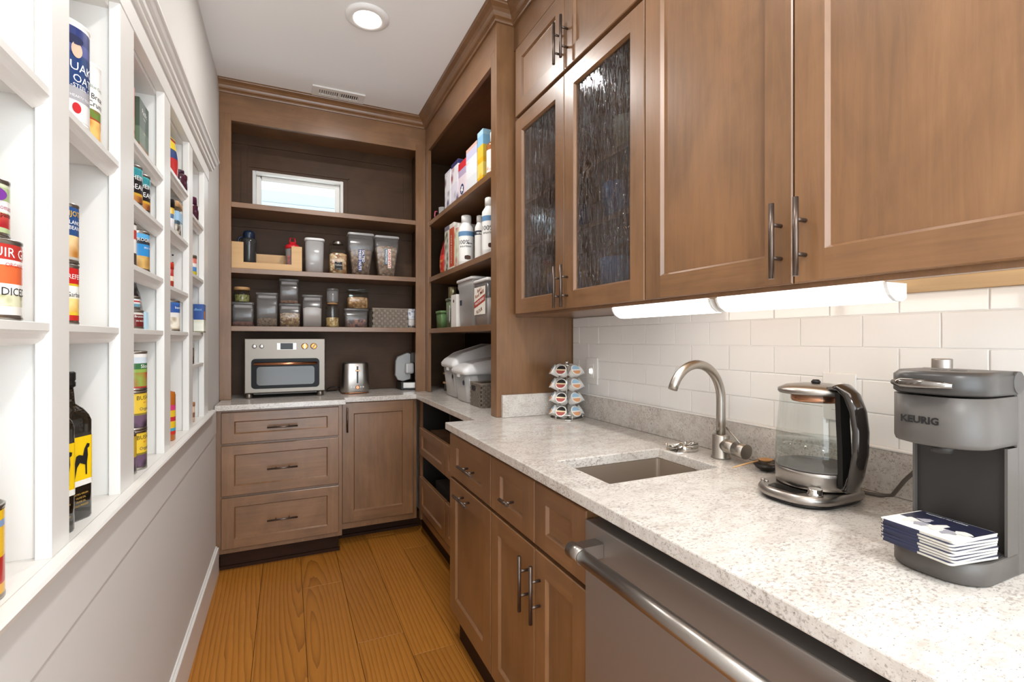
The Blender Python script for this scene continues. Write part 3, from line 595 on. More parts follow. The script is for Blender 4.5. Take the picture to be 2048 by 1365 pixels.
can('tall yellow and red tin standing on the sill at the very left', -.40, y, NZ, r, .130, lm)
# ---- second bay
r = .050; y = ycan(181, -.403, r)
lm = label_mat([(0, 'e9e6e4'), (.20, 'a9a7ab'), (.34, '1d3d70'), (.70, '4b5590'), (.82, '2c3a72'), (.97, 'e8e4dc')], [(.20, .20, 'ffffff', 'ffffff', 5)])
t = can('tall blue and white oats canister on the upper shelf', -.403, y, 1.681, r, .195, lm, [('QUAKER', .024, .108, INKW, .42), ('OATS', .021, .086, INKW, .50), ('-STEEL CUT-', .011, .072, INKW, .50), ('HEARTY TEXTURE', .007, .052, INKW, .45)], cat='canister', name='oats_canister', lidm=mat('e8e4dc', .4, name='card_lid'))
a = math.atan2(-y, .403)+.62
b = MB().lathe([(.0001, 0), (.008, 0)], (0, 0, 0), 20, sy=1.25, caps=False); b.build('red_badge', INKR, t, local=True).matrix_local = facing((.0497*math.cos(a), .0497*math.sin(a), .030), a)
b = MB().lathe([(.0001, 0), (.010, 0)], (0, 0, 0), 16, sy=1.5, caps=False); b.build('face_print', M1('d6b49c'), t, local=True).matrix_local = facing((.0497*math.cos(a), .0497*math.sin(a), .140), a)
b = MB().lathe([(.0001, 0.0002), (.016, .0002)], (0, 0, 0), 16, sy=.55, caps=False); b.build('hat_print', M1('1c2348'), t, local=True).matrix_local = facing((.0498*math.cos(a-.1), .0498*math.sin(a-.1), .158), a-.1)
y3 = ycan(203, -.403, .040); r = .040
lm = label_mat([(0, 'd98c3e'), (.28, 'b03a28'), (.40, 'f2efeb'), (.97, 'e4e0dc')], [(.02, .28, 'c87828', 'f0c070', 40), (.30, .42, 'a0302a', '6f8a3c', 40)])
can('white bread crumb canister with green ring behind the blue oats canister', -.403, y3, 1.681, r, .170, lm, [('Bread', .016, .100, INKK, .55), ('Crumbs', .016, .084, INKK, .55), ('Blue Circle', .009, .120, M1('5f7f5a'), .5)], cat='canister', name='crumb_canister', lidm=mat('efece8', .4, name='card_lid_white'))
r = .037; y = ycan(159.5, XC, r)
lm = label_mat([(0, 'c22a22'), (.10, 'e5c23a'), (.16, 'f0e6cf'), (.45, 'f3f0ea'), (.66, 'd8b82c'), (.70, 'c8201f')], [(.16, .42, 'e3a83a', 'f4dc90', 26)])
can('tin of chickpeas with red and white label on the middle shelf', XC, y, 1.299, r, .1115, lm, [('LA PREFERIDA', .0125, .088, INKW, .45), ('Garbanzo', .012, .055, INKK, .62)])
lm = label_mat([(0, 'bcb7ae'), (.05, 'd79a56'), (.46, '274b80'), (.92, '27508c')], [(.05, .46, 'b8762a', 'efcf98', 26)])
can('blue and yellow tin of beans stacked on the chickpea tin', XC, y, 1.411, r, .1115, lm, [('FRIJOTAS', .0135, .092, M1('f0bc2a'), .45), ('BLANCO', .010, .076, INKW, .5), ('BEANS', .010, .066, INKW, .5)])
OIL = mat('1e1a14', .08, name='dark_oil_glass', coat=.6)
def oil_bottle(label, x, y, a):
    t = thing('oil_bottle', label, 'bottle', (x, y, NZ), a, 'olive oil bottles on the sill'); w_ = .064; b = MB()
    def rr(w, z, r=.012): return [(px, py, z) for px, py in rrect(w, w, min(r, w*.49), 5)]
    b.loft([rr(w_*.92, .0005), rr(w_, .004), rr(w_, .195), rr(w_*.97, .206, .018), rr(w_*.80, .219, .02), rr(w_*.50, .229, .016), rr(.030, .236, .0145), rr(.027, .262, .0132)])
    b.build('bottle_body', OIL, t, local=True)
    MB().lathe([(.0135, .262), (.0165, .264), (.0165, .272), (.015, .274), (.0165, .277), (.0165, .291), (.014, .293)], n=20).build('cap', BLACK, t, local=True)
    b = MB(); b.loft([rr(w_+.0010, .105, .0125), rr(w_+.0010, .165, .0125)], caps=False); b.loft([rr(w_+.0010, .070, .0125), rr(w_+.0010, .105, .0125)], caps=False)
    b.build('yellow_label', M1('eec40f', .45), t, local=True, weld=False)
    b = MB(); b.loft([rr(w_+.0016, .068, .0125), rr(w_+.0016, .079, .0125)], caps=False).build('paper_band', M1('e8e4da'), t, local=True)
    # black running-animal print and small gilt lettering on two faces
    dog = [(-.016, .010), (-.012, .028), (-.006, .030), (.003, .027), (.006, .040), (.012, .050), (.018, .048), (.017, .042), (.013, .040), (.014, .026), (.012, .012), (.012, -.012), (.009, -.012), (.008, .008), (-.004, .014), (-.010, .006), (-.016, -.022), (-.019, -.022)]
    for q in (0, 1):
        M = Matrix.Rotation(-PI/2*q, 4, 'Z') @ facing((w_/2+.0016, 0, .095), 0)
        b = MB(); b.add([(px, py+.005, .0002) for px, py in dog], [tuple(range(len(dog)))]).build('animal_print', INKK, t, local=True).matrix_local = M
        for i, s in enumerate(('EXTRA VIRGIN', 'OLIVE OIL', 'OLIVE OIL', 'COLD PRESSED')):
            text_obj(s, .0048, M1('c9a24a'), t, Matrix.Rotation(-PI/2*q, 4, 'Z') @ facing((w_/2+.0006, 0, .052-.0075*i), 0))
    return t
oil_bottle('dark square oil bottle with yellow label, whole neck and cap showing', -.400, 1.222, math.radians(-25))
oil_bottle('dark square oil bottle with yellow label, half hidden behind the white post', -.400, 1.136, math.radians(-25))
# ---- third bay
def bx_left(label, u0, u1, x1, dep, z, v_top, m, **k):
    p0, p1 = PX(u0, v_top, x1), PX(u1, v_top, x1); return carton(label, x1-dep, x1, p0[1], p1[1], z, k.pop('h', None) or (p0[2]-z), m, **k)
lm = label_mat([(0, 'c76a5a'), (.3, 'e2b48c'), (.6, 'e89a8c'), (.85, 'd98880')], [(.1, .4, 'b0503c', 'e8c090', 25)])
carton('tall pink carton on the top shelf left of the green carton', -.47, -.395, 1.560, 1.681, 1.783, .205, lm)
lm = label_mat([(0, '6b5230'), (.30, '4f6650'), (.55, '25402e'), (.90, '1d3a28')], [(.04, .26, 'c8641c', 'e8b060', 14)])
carton('dark green soup carton on the top shelf with white script lettering', -.455, -.385, 1.6835, 1.785, 1.783, .185, lm, [('Pacific', .021, -.3845, 1.735, 1.938, 0, INKW), ('FOODS', .007, -.3845, 1.735, 1.921, 0, INKW), ('soup', .010, -.3845, 1.735, 1.880, 0, M1('d8c890'))])
lm = label_mat([(0, '241a16'), (.20, 'c89a30'), (.28, '1c1a1c'), (.74, '2f8a92'), (.95, '3fa0a4')], [(.02, .2, '7a4018', 'c08040', 30)])
for u, lb in ((286, 'teal and black tin of beans nearer the front of the third bay'), (301.5, 'teal and black tin of beans behind its twin in the third bay')):
    can(lb, XC, ycan(u, XC, .037), 1.627, .037, .108, lm, [('HEINZ', .017, .074, INKW, .5), ('BEANS', .019, .050, INKW, .5), ('NO SUGAR', .006, .030, M1('e0b030'), .5)], group='teal tins of beans')
lm = label_mat([(0, '4a3a30'), (.25, 'ece8e2'), (.62, 'c83a30'), (.86, 'e8e4de')]); can('white and red tin mostly hidden by the post beside the blue soup tin', XC, ycan(274, XC, .037), 1.462, .037, .112, lm)
lm = label_mat([(0, '7d5a2c'), (.36, '2f87c4'), (.56, '2f87c4'), (.70, '2a3038'), (.86, '58a8d8')], [(.0, .36, '8a5a20', 'd8b068', 22)])
can('blue soup tin with bowl picture on the third shelf', XC, ycan(300.5, XC, .037), 1.462, .037, .112, lm, [('PROGRESSO', .0125, .0875, INKW, .45), ('SPLIT PEA', .007, .066, INKW, .55)])
lm = label_mat([(0, '6e1c1e'), (.85, 'd8d4cc')]); y = ycan(288, XC, .036)
can('short maroon tin of fish with white lettering', XC, y, 1.299, .036, .052, lm, [('Brunswick', .009, .034, INKW, .45), ('IN WATER', .007, .022, INKW, .5)])
lm = label_mat([(0, '6d9db0'), (.4, 'e8e8e8'), (.6, 'c04040'), (.8, 'eeeeee')]); can('short blue and white tin stacked on the maroon tin', XC-.004, y-.002, 1.3515, .033, .036, lm)
pouch('grey coffee bag with a black top behind the maroon tin', -.405, 1.70, 1.299, .07, .05, .135, label_mat([(0, 'b9b6b4'), (.45, 'a8a5a4'), (.62, '242223')], [(.4, .6, '1c1b1b', '8e8b8a', 40)]), a=PI/2, name='coffee_bag')
carton('small pale blue packet behind the grey coffee bag', -.43, -.385, 1.752, 1.782, 1.299, .055, M1('b9d6e6'), name='packet', cat='packet')
y = ycan(295, XC, .037)
lm = label_mat([(0, '3b2c36'), (.36, '8a7a2c'), (.42, 'e8c23a'), (.95, 'd8b434')], [(.02, .36, '1a1216', '6b5268', 34)])
for k, (lb, uu) in enumerate((('yellow tin of black beans at the foot of the stack on the sill', 295), ('yellow tin of black beans in the middle of the stack on the sill', 294))):
    can(lb, XC, y, NZ+k*.1085, .037, .108, lm, [("BUSH'S", .016, .088, INKK, .50), ('BEST', .006, .075, INKR, .5), ('Organic', .012, .058, INKN, .55)], group='yellow tins of black beans')
lm = label_mat([(0, 'b0302a'), (.30, '8fae4c'), (.55, '2f6a38'), (.72, 'cfd8e0'), (.90, 'e8e4e0')], [(.04, .45, 'b8241c', '8aa848', 18)])
can('green and red tin of sliced vegetables on top of the stack', XC, y, NZ+.217, .037, .108, lm, [('Sliced', .014, .066, INKW, .55)])
can('dark tin of beans half hidden left of the stack on the sill', XC-.01, ycan(274, XC-.01, .037), NZ, .037, .108, label_mat([(0, '2c2228'), (.4, 'c8a428')], [(.02, .4, '1a1216', '6b5268', 34)]))
# ---- fourth bay
pouch('red and blue snack bag with yellow top in the fourth bay', -.385, 2.085, 1.845, .075, .045, .150, label_mat([(0, 'b82c2c'), (.52, '2c4478'), (.74, 'e8cc1c')]), a=PI/2-.2)
pouch('green and yellow snack bag beside the red and blue one', -.420, 2.150, 1.845, .07, .045, .160, label_mat([(0, '4a1e14'), (.48, 'e8d41c'), (.72, '7a9a2a')], [(.05, .46, '2a1a12', 'd06a20', 30)]), a=.5)
jar('squat dark purple jar at the right of the snack bags', -.376, 2.190, 1.845, .026, .075, .012, mat('43202e', .1, name='purple_glass', coat=.5), mat('3a2030', .3, name='purple_lid'), neck=.6)
jar('jar with black and yellow lid in the fourth bay', -.388, ycan(349, -.388, .033), 1.649, .033, .105, .028, label_mat([(0, 'e4e0e2'), (.5, '4a6a8a'), (.7, 'd8b030')]), BLACK)
jar('square glass jar of dark beans with bamboo lid', -.405, 2.150, 1.649, .040, .135, .020, GLASS, LIDW, food('4a2a20', '8a6a50', 'e4dcd0', 60, 'mixed_beans'), .45, sq=True, paper=(M1('9cc0dc'), .55, .85))
jar('small red plastic bottle in the fourth bay', -.385, ycan(347.5, -.385, .024), 1.451, .024, .088, .02, label_mat([(0, 'a83a28'), (.35, 'e8d4c0'), (.6, 'b02a24')]), mat('c83a28', .4, name='red_cap'), cat='bottle', name='bottle')
lm = label_mat([(0, 'b8a890'), (.45, 'e6e2dc'), (.62, '2e58a0'), (.92, '3a6ab0')], [(.05, .45, 'a89478', 'efe6d4', 40)])
can('blue and white tin of white beans in the fourth bay', XC, ycan(360.5, XC, .037), 1.300, .037, .112, lm, [('beans', .013, .086, INKW, .5)])
t = jar('orange hot sauce bottle with colourful label on the sill', -.390, ycan(351.5, -.390, .030), NZ, .030, .205, .02, mat('b5651c', .12, name='orange_sauce_glass', coat=.5), mat('7a4a20', .4, name='brown_cap'), cat='bottle', name='sauce_bottle', neck=.35, paper=(label_mat([(0, 'd03a30'), (.12, '48a0b8'), (.22, 'e8c02c'), (.45, 'c83040'), (.6, 'e8c02c'), (.82, 'd8407a')]), .12, .68))
# ---- fifth bay
jar('dark purple jar on the highest shelf of the last bay', -.385, ycan(397.5, -.385, .036), 1.789, .036, .095, .03, mat('43202e', .1, name='purple_glass', coat=.5), mat('4a1c34', .3, name='wine_lid'), neck=.8)
jar('small jar with yellow, blue and white label in the last bay', -.385, ycan(393.5, -.385, .028), 1.545, .028, .090, .012, label_mat([(0, 'c8b428'), (.25, '4a80b4'), (.5, 'd8d0cc'), (.7, 'c86a5a')]), mat('8a8070', .3, .7, name='metal_lid'))
carton('narrow dark packet half hidden by the last inner post', -.42, -.362, 2.325, 2.41, 1.302, .118, label_mat([(0, '6a6460'), (.5, '2a2e38')]), name='packet', cat='packet')
p0, p1 = PX(391, 640, -.372), PX(411, 640, -.372)
t = carton('blue box with orange corner and bowl picture in the last bay', -.415, -.340, 2.520, 2.575, 1.302, .127, label_mat([(0, '8a8468'), (.45, '2c4f94')], [(.05, .45, 'c8c6a0', 'efeee0', 16)]), [('NuBest', .015, -.370, 2.5195, 1.405, -PI/2, M1('8ec4e8'))])
b = MB(); b.box((-.414, 2.5188, 1.362), (-.385, 2.5196, 1.398)); b.build('orange_print', M1('e08a28'), t)
b = MB(); b.box((-.3398, 2.521, 1.362), (-.3392, 2.545, 1.398)); b.build('orange_print', M1('e08a28'), t)
jar('slim pepper grinder on the low shelf of the last bay', -.385, ycan(388.5, -.385, .02), 1.165, .020, .09, .02, food('5a4a40', '8a7a68', '3a3028', 120, 'peppercorns'), GLASS, cat='grinder', name='pepper_grinder')
jar('small striped jar on the sill in the last bay', -.385, ycan(390, -.385, .022), NZ, .022, .085, .015, label_mat([(0, 'c8a890'), (.3, '8a6048'), (.6, 'd8b8a0')]), mat('b07850', .4, name='tan_lid'))
# ------------------------------------------------------------------ shelves across the back
Zs = {1: 2.082, 2: 1.694, 3: 1.350}
def xr(u0, u1, y): return PY(u0, 0, y)[0], PY(u1, 0, y)[0]
def zt(u, v, y): return PY(u, v, y)[2]
z = Zs[2]; yf = 3.30
x0, x1 = xr(463.4, 604, yf-.02)
t = thing('bamboo_organiser', 'pale bamboo desk organiser holding two drink bottles', 'organiser', ((x0+x1)/2, 3.35, z))
b = MB(); hL, hR = zt(475, 483.7, 3.28)-z, zt(595, 494, 3.28)-z
xa, xb = xr(487, 583, yf-.02); y0, y1 = 3.275, 3.285
zf = zt(540, 527.5, 3.28)
b.box((x0, y0, z+.0003), (xa, y1, z+hL)); b.box((xa, y0, z+.0003), (xb, y1, zf)); b.box((xb, y0, z+.0003), (x1, y1, z+hR)); b.build('front_board', BAMBOO, t, weld=False)
b = MB(); b.box((x0, 3.42, z+.0003), (x1, 3.43, z+.12)); b.build('back_board', BAMBOO, t)
for xx in (x0, x1-.008):
    b = MB(); b.box((xx, 3.285, z+.0003), (xx+.008, 3.42, z+.11)); b.build('side_board', BAMBOO, t)
b = MB(); b.box((x0+.008, 3.285, z+.0003), (x1-.008, 3.42, z+.006)); b.build('bottom_board', BAMBOO, t)
zi = z+.0065
x = xr(498, 498, 3.35)[0]; NAVY = mat('18263c', .3, name='navy_plastic')
t = thing('drink_bottle', 'smoked grey drink bottle with navy lid standing in the bamboo organiser', 'bottle', (x, 3.35, zi))
MB().lathe([(.036, 0), (.040, .004), (.041, .14), (.045, .165), (.043, .185), (.030, .196)], (x, 3.35, zi), 28).build('bottle_body', glassm('smoked_plastic', '49535c', .1, .04, white=.05), t)
MB().lathe([(.031, .190), (.033, .193), (.033, .222), (.028, .236), (.016, .242)], (x, 3.35, zi), 24).build('lid', NAVY, t)
MB().lathe([(.014, .03), (.014, .05), (.010, .15)], (x, 3.35, zi), 12).build('infuser_core', NAVY, t)
b = MB(); b.tube([(x-.034, 3.35, zi+.20), (x-.052, 3.35, zi+.196), (x-.060, 3.35, zi+.18), (x-.058, 3.35, zi+.165), (x-.044, 3.35, zi+.155)], .006, 8); b.build('carry_loop', NAVY, t)
x = xr(585, 585, 3.34)[0]; RED = mat('c8202c', .3, name='red_plastic')
t = thing('shaker_bottle', 'grey shaker bottle with red lid standing in the bamboo organiser', 'bottle', (x, 3.34, zi))
MB().lathe([(.032, 0), (.034, .004), (.042, .145)], (x, 3.34, zi), 28).build('bottle_body', mat('8d8682', .35, name='grey_shaker_plastic'), t)
MB().lathe([(.044, .144), (.045, .160), (.034, .172), (.020, .176), (.019, .188), (.014, .190)], (x, 3.34, zi), 28).build('lid', RED, t)
b = MB(); b.tube([(x-.018, 3.34, zi+.174), (x-.014, 3.34, zi+.215), (x+.014, 3.34, zi+.215), (x+.018, 3.34, zi+.174)], .0045, 8); b.build('carry_loop', RED, t)
M = facing((-.020, -.0395, .065), -PI/2) @ Matrix.Rotation(PI/2, 4, 'Z'); text_obj('ZONE', .026, INKR, t, M)
def bin_(label, u0, u1, vtop, y, z, dep, m, lidm=None, taper=.9, contents=None, fill=.7, lidh=.012, name='storage_container', cat='container', rad=.012, lip=.004, group=None, step=None, xx=None, hh=None, sub=None, dep2=None):
    """rectangular food container whose front face stands at y"""
    if xx: X0, X1 = xx
    else: X0, X1 = xr(u0, u1, y)
    h = hh or (zt((u0+u1)/2, vtop, y)-z); cx, w_ = (X0+X1)/2, X1-X0; cyy = y+dep/2
    t = thing(name, label, cat, (cx, cyy, z), 0, group); z += .0003
    def rg(w, d, zz, s=0): return [(px, py, z+zz) for px, py in rrect(w-2*s, d-2*s, rad, 4, cx, cyy)]
    W = w_-2*lip; D = dep-2*lip; hb = h-(lidh if lidm else 0)
    if step: R = [rg(W*taper, D*taper, 0), rg(W*.93, D*.93, hb*step), rg(W, D, hb*(step+.06)), rg(W, D, hb)]
    else: R = [rg(W*taper, D*taper, 0), rg(W, D, hb)]
    MB().loft(R).build('container_body', m, t)
    if lidm:
        q = MB().loft([rg(w_, dep, hb-.004), rg(w_, dep, h-.004), rg(w_*.95, dep*.95, h)]).build('lid', lidm, t)
        if sub: MB().loft([rg(W*.84, D*.84, hb-.022), rg(W*.84, D*.84, hb-.005)]).build('lid_gasket', sub, q)
    if contents:
        f = fill; wk = (taper+(1-taper)*f)
        MB().loft([rg(W*taper-.004, D*taper-.004, .002), rg(W*wk-.005, D*wk-.005, hb*f*.93), rg(W*wk*.6, D*wk*.6, hb*f)]).build('contents', contents, t)
    return t
x = xr(609, 609, yf)[0]; LIDP = mat('e9e7e6', .3, name='white_lid_plastic')
bin_('tall milky container with rounded white lid beside the bamboo organiser', 609, 650, 476, 3.29, z, .09, FROST, LIDP, .93, food('e0c8b8', 'efe2d4', 'd0b0a0', 60, 'pale_snack'), .16, rad=.03)
t = bin_('square glass jar of cashews with steel lid and black label', 658, 696, 488, 3.29, z, .08, GLASS, None, 1.0, food('d8a878', 'f0d8b0', 'b07850', 55, 'cashew_nuts'), .72, rad=.014, name='nut_jar', cat='jar')
cx = sum(xr(658, 696, 3.29))/2; MB().lathe([(.033, 0), (.034, .002), (.034, .018), (.030, .020)], (cx, 3.33, zt(677, 488, 3.29)), 24).build('lid', STEEL, t)
b = MB(); b.box((cx-.024, 3.2885, z+.032), (cx+.024, 3.2898, z+.082)); b.build('black_label', INKK, t)
text_obj('Cashews', .012, INKW, t, facing((0, -.0418, .062), -PI/2)); text_obj('KIRKLAND', .004, INKW, t, facing((0, -.0418, .077), -PI/2)); text_obj('NET WT 2.5 LB', .004, INKW, t, facing((0, -.0418, .037), -PI/2))
for u0, u1, vt_, lb, cont, txt in ((696, 749, 466, 'tall tapered container of salted mixed nuts', food('9c7a54', 'c8a880', '7a5a3c', 60, 'mixed_nuts'), (('SALTED', 'f4f2ee', '20305f'), ('MIXED NUTS', 'f4f2ee', '2f3f7c'))), (750, 799, 472, 'tall tapered container of pale cashews at the right', food('c8a680', 'e4cfb0', 'a07c58', 60, 'cashew_pieces'), (('CASHEWS', 'c4232a', 'efe6da'), ('WHOLE FANCY', 'f4f2ee', '4a6a80')))):
    t = bin_(lb, u0, u1, vt_, 3.285, z, .10, PLAST, FROST, .68, cont, .66 if u0 < 700 else .80, rad=.012, step=.60, name='nut_container')
    zt0 = zt(u0, 498 if u0 < 700 else 497, 3.285)-z
    for k, (s, c1, c2) in enumerate(txt):
        dx = .012-.021*k if u0 < 700 else .014-.021*k; pit = {'SALTED': .0138, 'MIXED NUTS': .0138, 'CASHEWS': .0178, 'WHOLE FANCY': .0092}[s]; L = len(s)*pit
        b = MB(); b.box((dx-.0100, -.0475, zt0-L-.002), (dx+.0104, -.0470, zt0+.002)); b.build('printed_strip', M1(c2), t, local=True)
        text_obj(s, .0225 if pit > .01 else .016, M1(c1), t, facing((dx, -.048, zt0-L/2), -PI/2) @ Matrix.Rotation(-PI/2, 4, 'Z'), w_=L*.96, bold=.0004)
# ---- lower shelf
z = Zs[3]; yf = 3.275; GASK = mat('e6e4e2', .5, name='white_gasket')
bin_('short clear container of red-brown beans at the far left under the wooden-lidded jar', 462, 508.5, 604.5, yf, z, .10, PLAST, PLAST, .97, food('7a3a2c', 'a8644a', '4a2018', 110, 'red_beans'), .22, sub=GASK)
zl = zt(485, 604.5, yf)
jar('small round glass jar of green herbs with bamboo lid', xr(484, 484, 3.32)[0], 3.32, zl+.0006, .043, zt(484, 575.5, 3.32)-zl, .016, GLASS, LIDW, food('8a8a54', 'b8b070', '6a6a3a', 140, 'dried_herbs'), .62)
bin_('tall clear container a quarter full of brown lentils', 511, 556.5, 585.5, yf, z, .10, PLAST, PLAST, .97, food('9c8464', 'b89c7c', '7a6248', 150, 'lentils'), .27, sub=GASK)
bin_('clear container of yellow and brown grain mix under a taller one', 557.5, 602, 607.5, yf, z, .10, PLAST, PLAST, .97, food('8a5a24', 'd8a84c', 'e8d0a0', 110, 'grain_mix'), .66, sub=GASK)
zl = zt(580, 607.5, yf)
bin_('nearly empty clear container stacked above the grain mix', 558, 598, 558, yf+.003, zl+.0006, .09, PLAST, PLAST, .97, food('a86c40', 'd8a070', '7a4a2c', 90, 'chopped_nuts'), .14, sub=GASK)
bin_('clear container of white flour in the middle of the lower shelf', 604, 645.5, 590, yf, z, .10, PLAST, PLAST, .97, mat('d9d2ca', .8, name='flour', bump=.4, nscale=60), .66, sub=GASK)
x = xr(665, 665, 3.31)[0]; zj = zt(665, 606, 3.31)-z
jar('round clip-top glass jar of oats with a wooden lid', x, 3.31, z, .042, zj, .008, GLASS, LIDW, food('c8a468', 'ead4a4', 'a88450', 90, 'rolled_oats'), .42, neck=.72)
jar('small grey jar with white lid stacked on the clip-top jar', x, 3.31, z+zj+.0006, .037, zt(665, 578.5, 3.31)-z-zj, .012, glassm('grey_plastic_tub', 'a8a6a8', .15, .04, white=.2), PLAST)
bin_('clear box of dark dried fruit under the peanut box', 689, 737, 617.5, yf, z, .11, PLAST, PLAST, .95, food('4a3438', '7a5058', 'c8886a', 60, 'dried_fruit'), .52)
zl = zt(715, 617.5, yf)
bin_('clear box of peanuts in shells stacked on the dried fruit', 694.5, 738.5, 578.5, yf, zl+.0006, .10, GLASS, GLASS, .98, food('b88c5c', 'd8b080', '8a6038', 50, 'peanuts_in_shell'), .66)
def basket(label, X0, X1, Y0_, Y1_, z, h, rows, cat='basket', dark='74695d', lite='887c6f', wt_=.014, name='woven_basket', slot=None):
    t = thing(name, label, cat, ((X0+X1)/2, (Y0_+Y1_)/2, z)); z += .0003
    ma, mb = mat(lite, .8, noise=.18, nscale=120, bump=.6, name='woven_paper'), mat(dark, .8, noise=.2, nscale=120, bump=.6, name='woven_paper_dark')
    b = MB(); tt = .004
    b.box((X0+tt, Y0_+tt, z), (X1-tt, Y1_-tt, z+.004)); b.box((X0+tt, Y0_+tt, z+.004), (X1-tt, Y0_+2*tt, z+h-.004)); b.box((X0+tt, Y1_-2*tt, z+.004), (X1-tt, Y1_-tt, z+h-.004)); b.box((X0+tt, Y0_+2*tt, z+.004), (X0+2*tt, Y1_-2*tt, z+h-.004)); b.box((X1-2*tt, Y0_+2*tt, z+.004), (X1-tt, Y1_-2*tt, z+h-.004)); b.build('liner', mb, t, weld=False)
    b = MB(); rh = (h-.006)/rows
    for f, a0, a1 in (('y', X0, X1), ('x', Y0_, Y1_), ('X', Y0_, Y1_)):
        nc = max(2, round((a1-a0)/wt_)); cw = (a1-a0)/nc
        for i in range(nc):
            for k in range(rows):
                o = .0035 if (i+k) % 2 else .0012
                p, q, u0_, u1_ = a0+i*cw+.0005, a0+(i+1)*cw-.0005, z+k*rh+.0004, z+(k+1)*rh-.0004
                if f == 'y': b.box((p, Y0_+tt-o, u0_), (q, Y0_+tt, u1_), (i+k) % 2)
                elif f == 'x': b.box((X0+tt-o, p, u0_), (X0+tt, q, u1_), (i+k) % 2)
                else: b.box((X1-tt, p, u0_), (X1-tt+o, q, u1_), (i+k) % 2)
    stuff(b.build('weave', [ma, mb], t, weld=False))
    b = MB(); rr_ = z+h
    for p, q in (((X0, Y0_, rr_-.008), (X1, Y0_+.006, rr_)), ((X0, Y1_-.006, rr_-.008), (X1, Y1_, rr_)), ((X0, Y0_+.006, rr_-.008), (X0+.006, Y1_-.006, rr_)), ((X1-.006, Y0_+.006, rr_-.008), (X1, Y1_-.006, rr_))): b.box(p, q)
    b.build('rim', ma, t, weld=False)
    if slot: b = MB(); b.box(*slot); b.build('handle_slot', BLACK, t)
    return t
x0, x1 = xr(745, 816.5, 3.28); basket('low grey-brown woven basket at the right end of the lower shelf', x0, x1, 3.28, 3.44, z, zt(780, 617, 3.28)-z, 7, wt_=.018)
x0, x1 = xr(819, 838, 3.30); pouch('white patterned packet at the right end beside the woven basket', .795, 3.36, z, .07, .06, .125, label_mat([(0, 'd8d4d4'), (.3, 'c8b8b4'), (.5, 'e4e4ea')], [(.05, .45, '3a3434', 'e8ddd8', 40), (.6, .95, '7c86a8', 'eeeef2', 50)]), a=.3)
# ------------------------------------------------------------------ appliances on the back worktop
W0 = .9153
ov = thing('toaster_oven', 'brushed steel toaster oven with copper knobs on the back worktop', 'oven', (-.006, 3.38, W0))
X0, X1, Yf, Z0_, Z1_ = -.232, .222, 3.232, .946, 1.276
OVST = mat('7f776e', .4, 1, name='oven_steel', bump=.04, nscale=300)
b = MB(); b.box((X0, Yf, Z0_), (X1, 3.50, Z1_)); b.build('oven_body', OVST, ov, bev=.006, seg=3)
b = MB(); b.box((X0+.05, Yf+.01, Z0_-.008), (X1-.05, 3.48, Z0_)); b.build('crumb_tray', DGREY, ov)
for x in (X0+.025, X1-.03):
    for y in (3.255, 3.46): MB().lathe([(.018, 0), (.020, .004), (.020, .026), (.017, .0305)], (x, y, W0), 18).build('foot', OVST, ov)
dk = mat('121110', .25, name='black_glass')
dk.node_tree.nodes['Principled BSDF'].inputs['Specular IOR Level'].default_value = .12
dr = MB().loft([[(px, yy, pz) for px, pz in rrect(.380, .180, .022, 6, -.004, 1.064)] for yy in (Yf-.008, Yf-.0005)]).build('oven_door', dk, ov)
MB().loft([[(px, yy, pz) for px, pz in rrect(.322, .112, .018, 6, -.004, 1.050)] for yy in (Yf-.0092, Yf-.0081)]).build('door_window', mat('4a4641', .12, 0, name='oven_window_glass'), dr)
b = MB(); b.tube([(-.180, Yf-.036, 1.124), (.172, Yf-.036, 1.124)], .0085, 16); b.build('door_handle', COPPER, dr)
b = MB()
for x in (-.165, .157): b.tube([(x, Yf-.036, 1.124), (x, Yf-.008, 1.124)], .006, 10)
b.build('handle_bracket', COPPER, dr, weld=False)
for x in (-.178, -.139):
    k = MB().lathe([(.0125, 0), (.0125, .004), (.009, .0055), (.0001, .005)], n=20).xf(Matrix.Translation((x, Yf, 1.229)) @ Matrix.Rotation(PI/2, 4, 'X')); k.build('button', STEEL, ov)
b = MB(); b.box((-.055, Yf-.002, 1.208), (.053, Yf, 1.249)); dsp = b.build('display_panel', mat('c6c2bb', .4, .6, name='pale_panel'), ov)
b = MB(); b.box((-.036, Yf-.003, 1.210), (.034, Yf-.0018, 1.248)); b.build('screen', BLACK, dsp)
for x, ra in ((.101, PI/2), (.153, PI/2+.6)):
    k = MB().lathe([(.019, 0), (.019, .003), (.017, .004), (.017, .016), (.015, .018)], n=24).xf(Matrix.Translation((x, Yf, 1.229)) @ Matrix.Rotation(PI/2, 4, 'X')); kn = k.build('knob', mat('c8793c', .3, .9, name='copper_knob'), ov)
    b = MB(); b.box((-.0165, -.021, -.0035), (.0165, -.017, .0035)); b.xf(Matrix.Translation((x, Yf, 1.229)) @ Matrix.Rotation(ra, 4, 'Y')); b.build('knob_grip', STEEL if ra < 1.6 else BRONZE, kn)
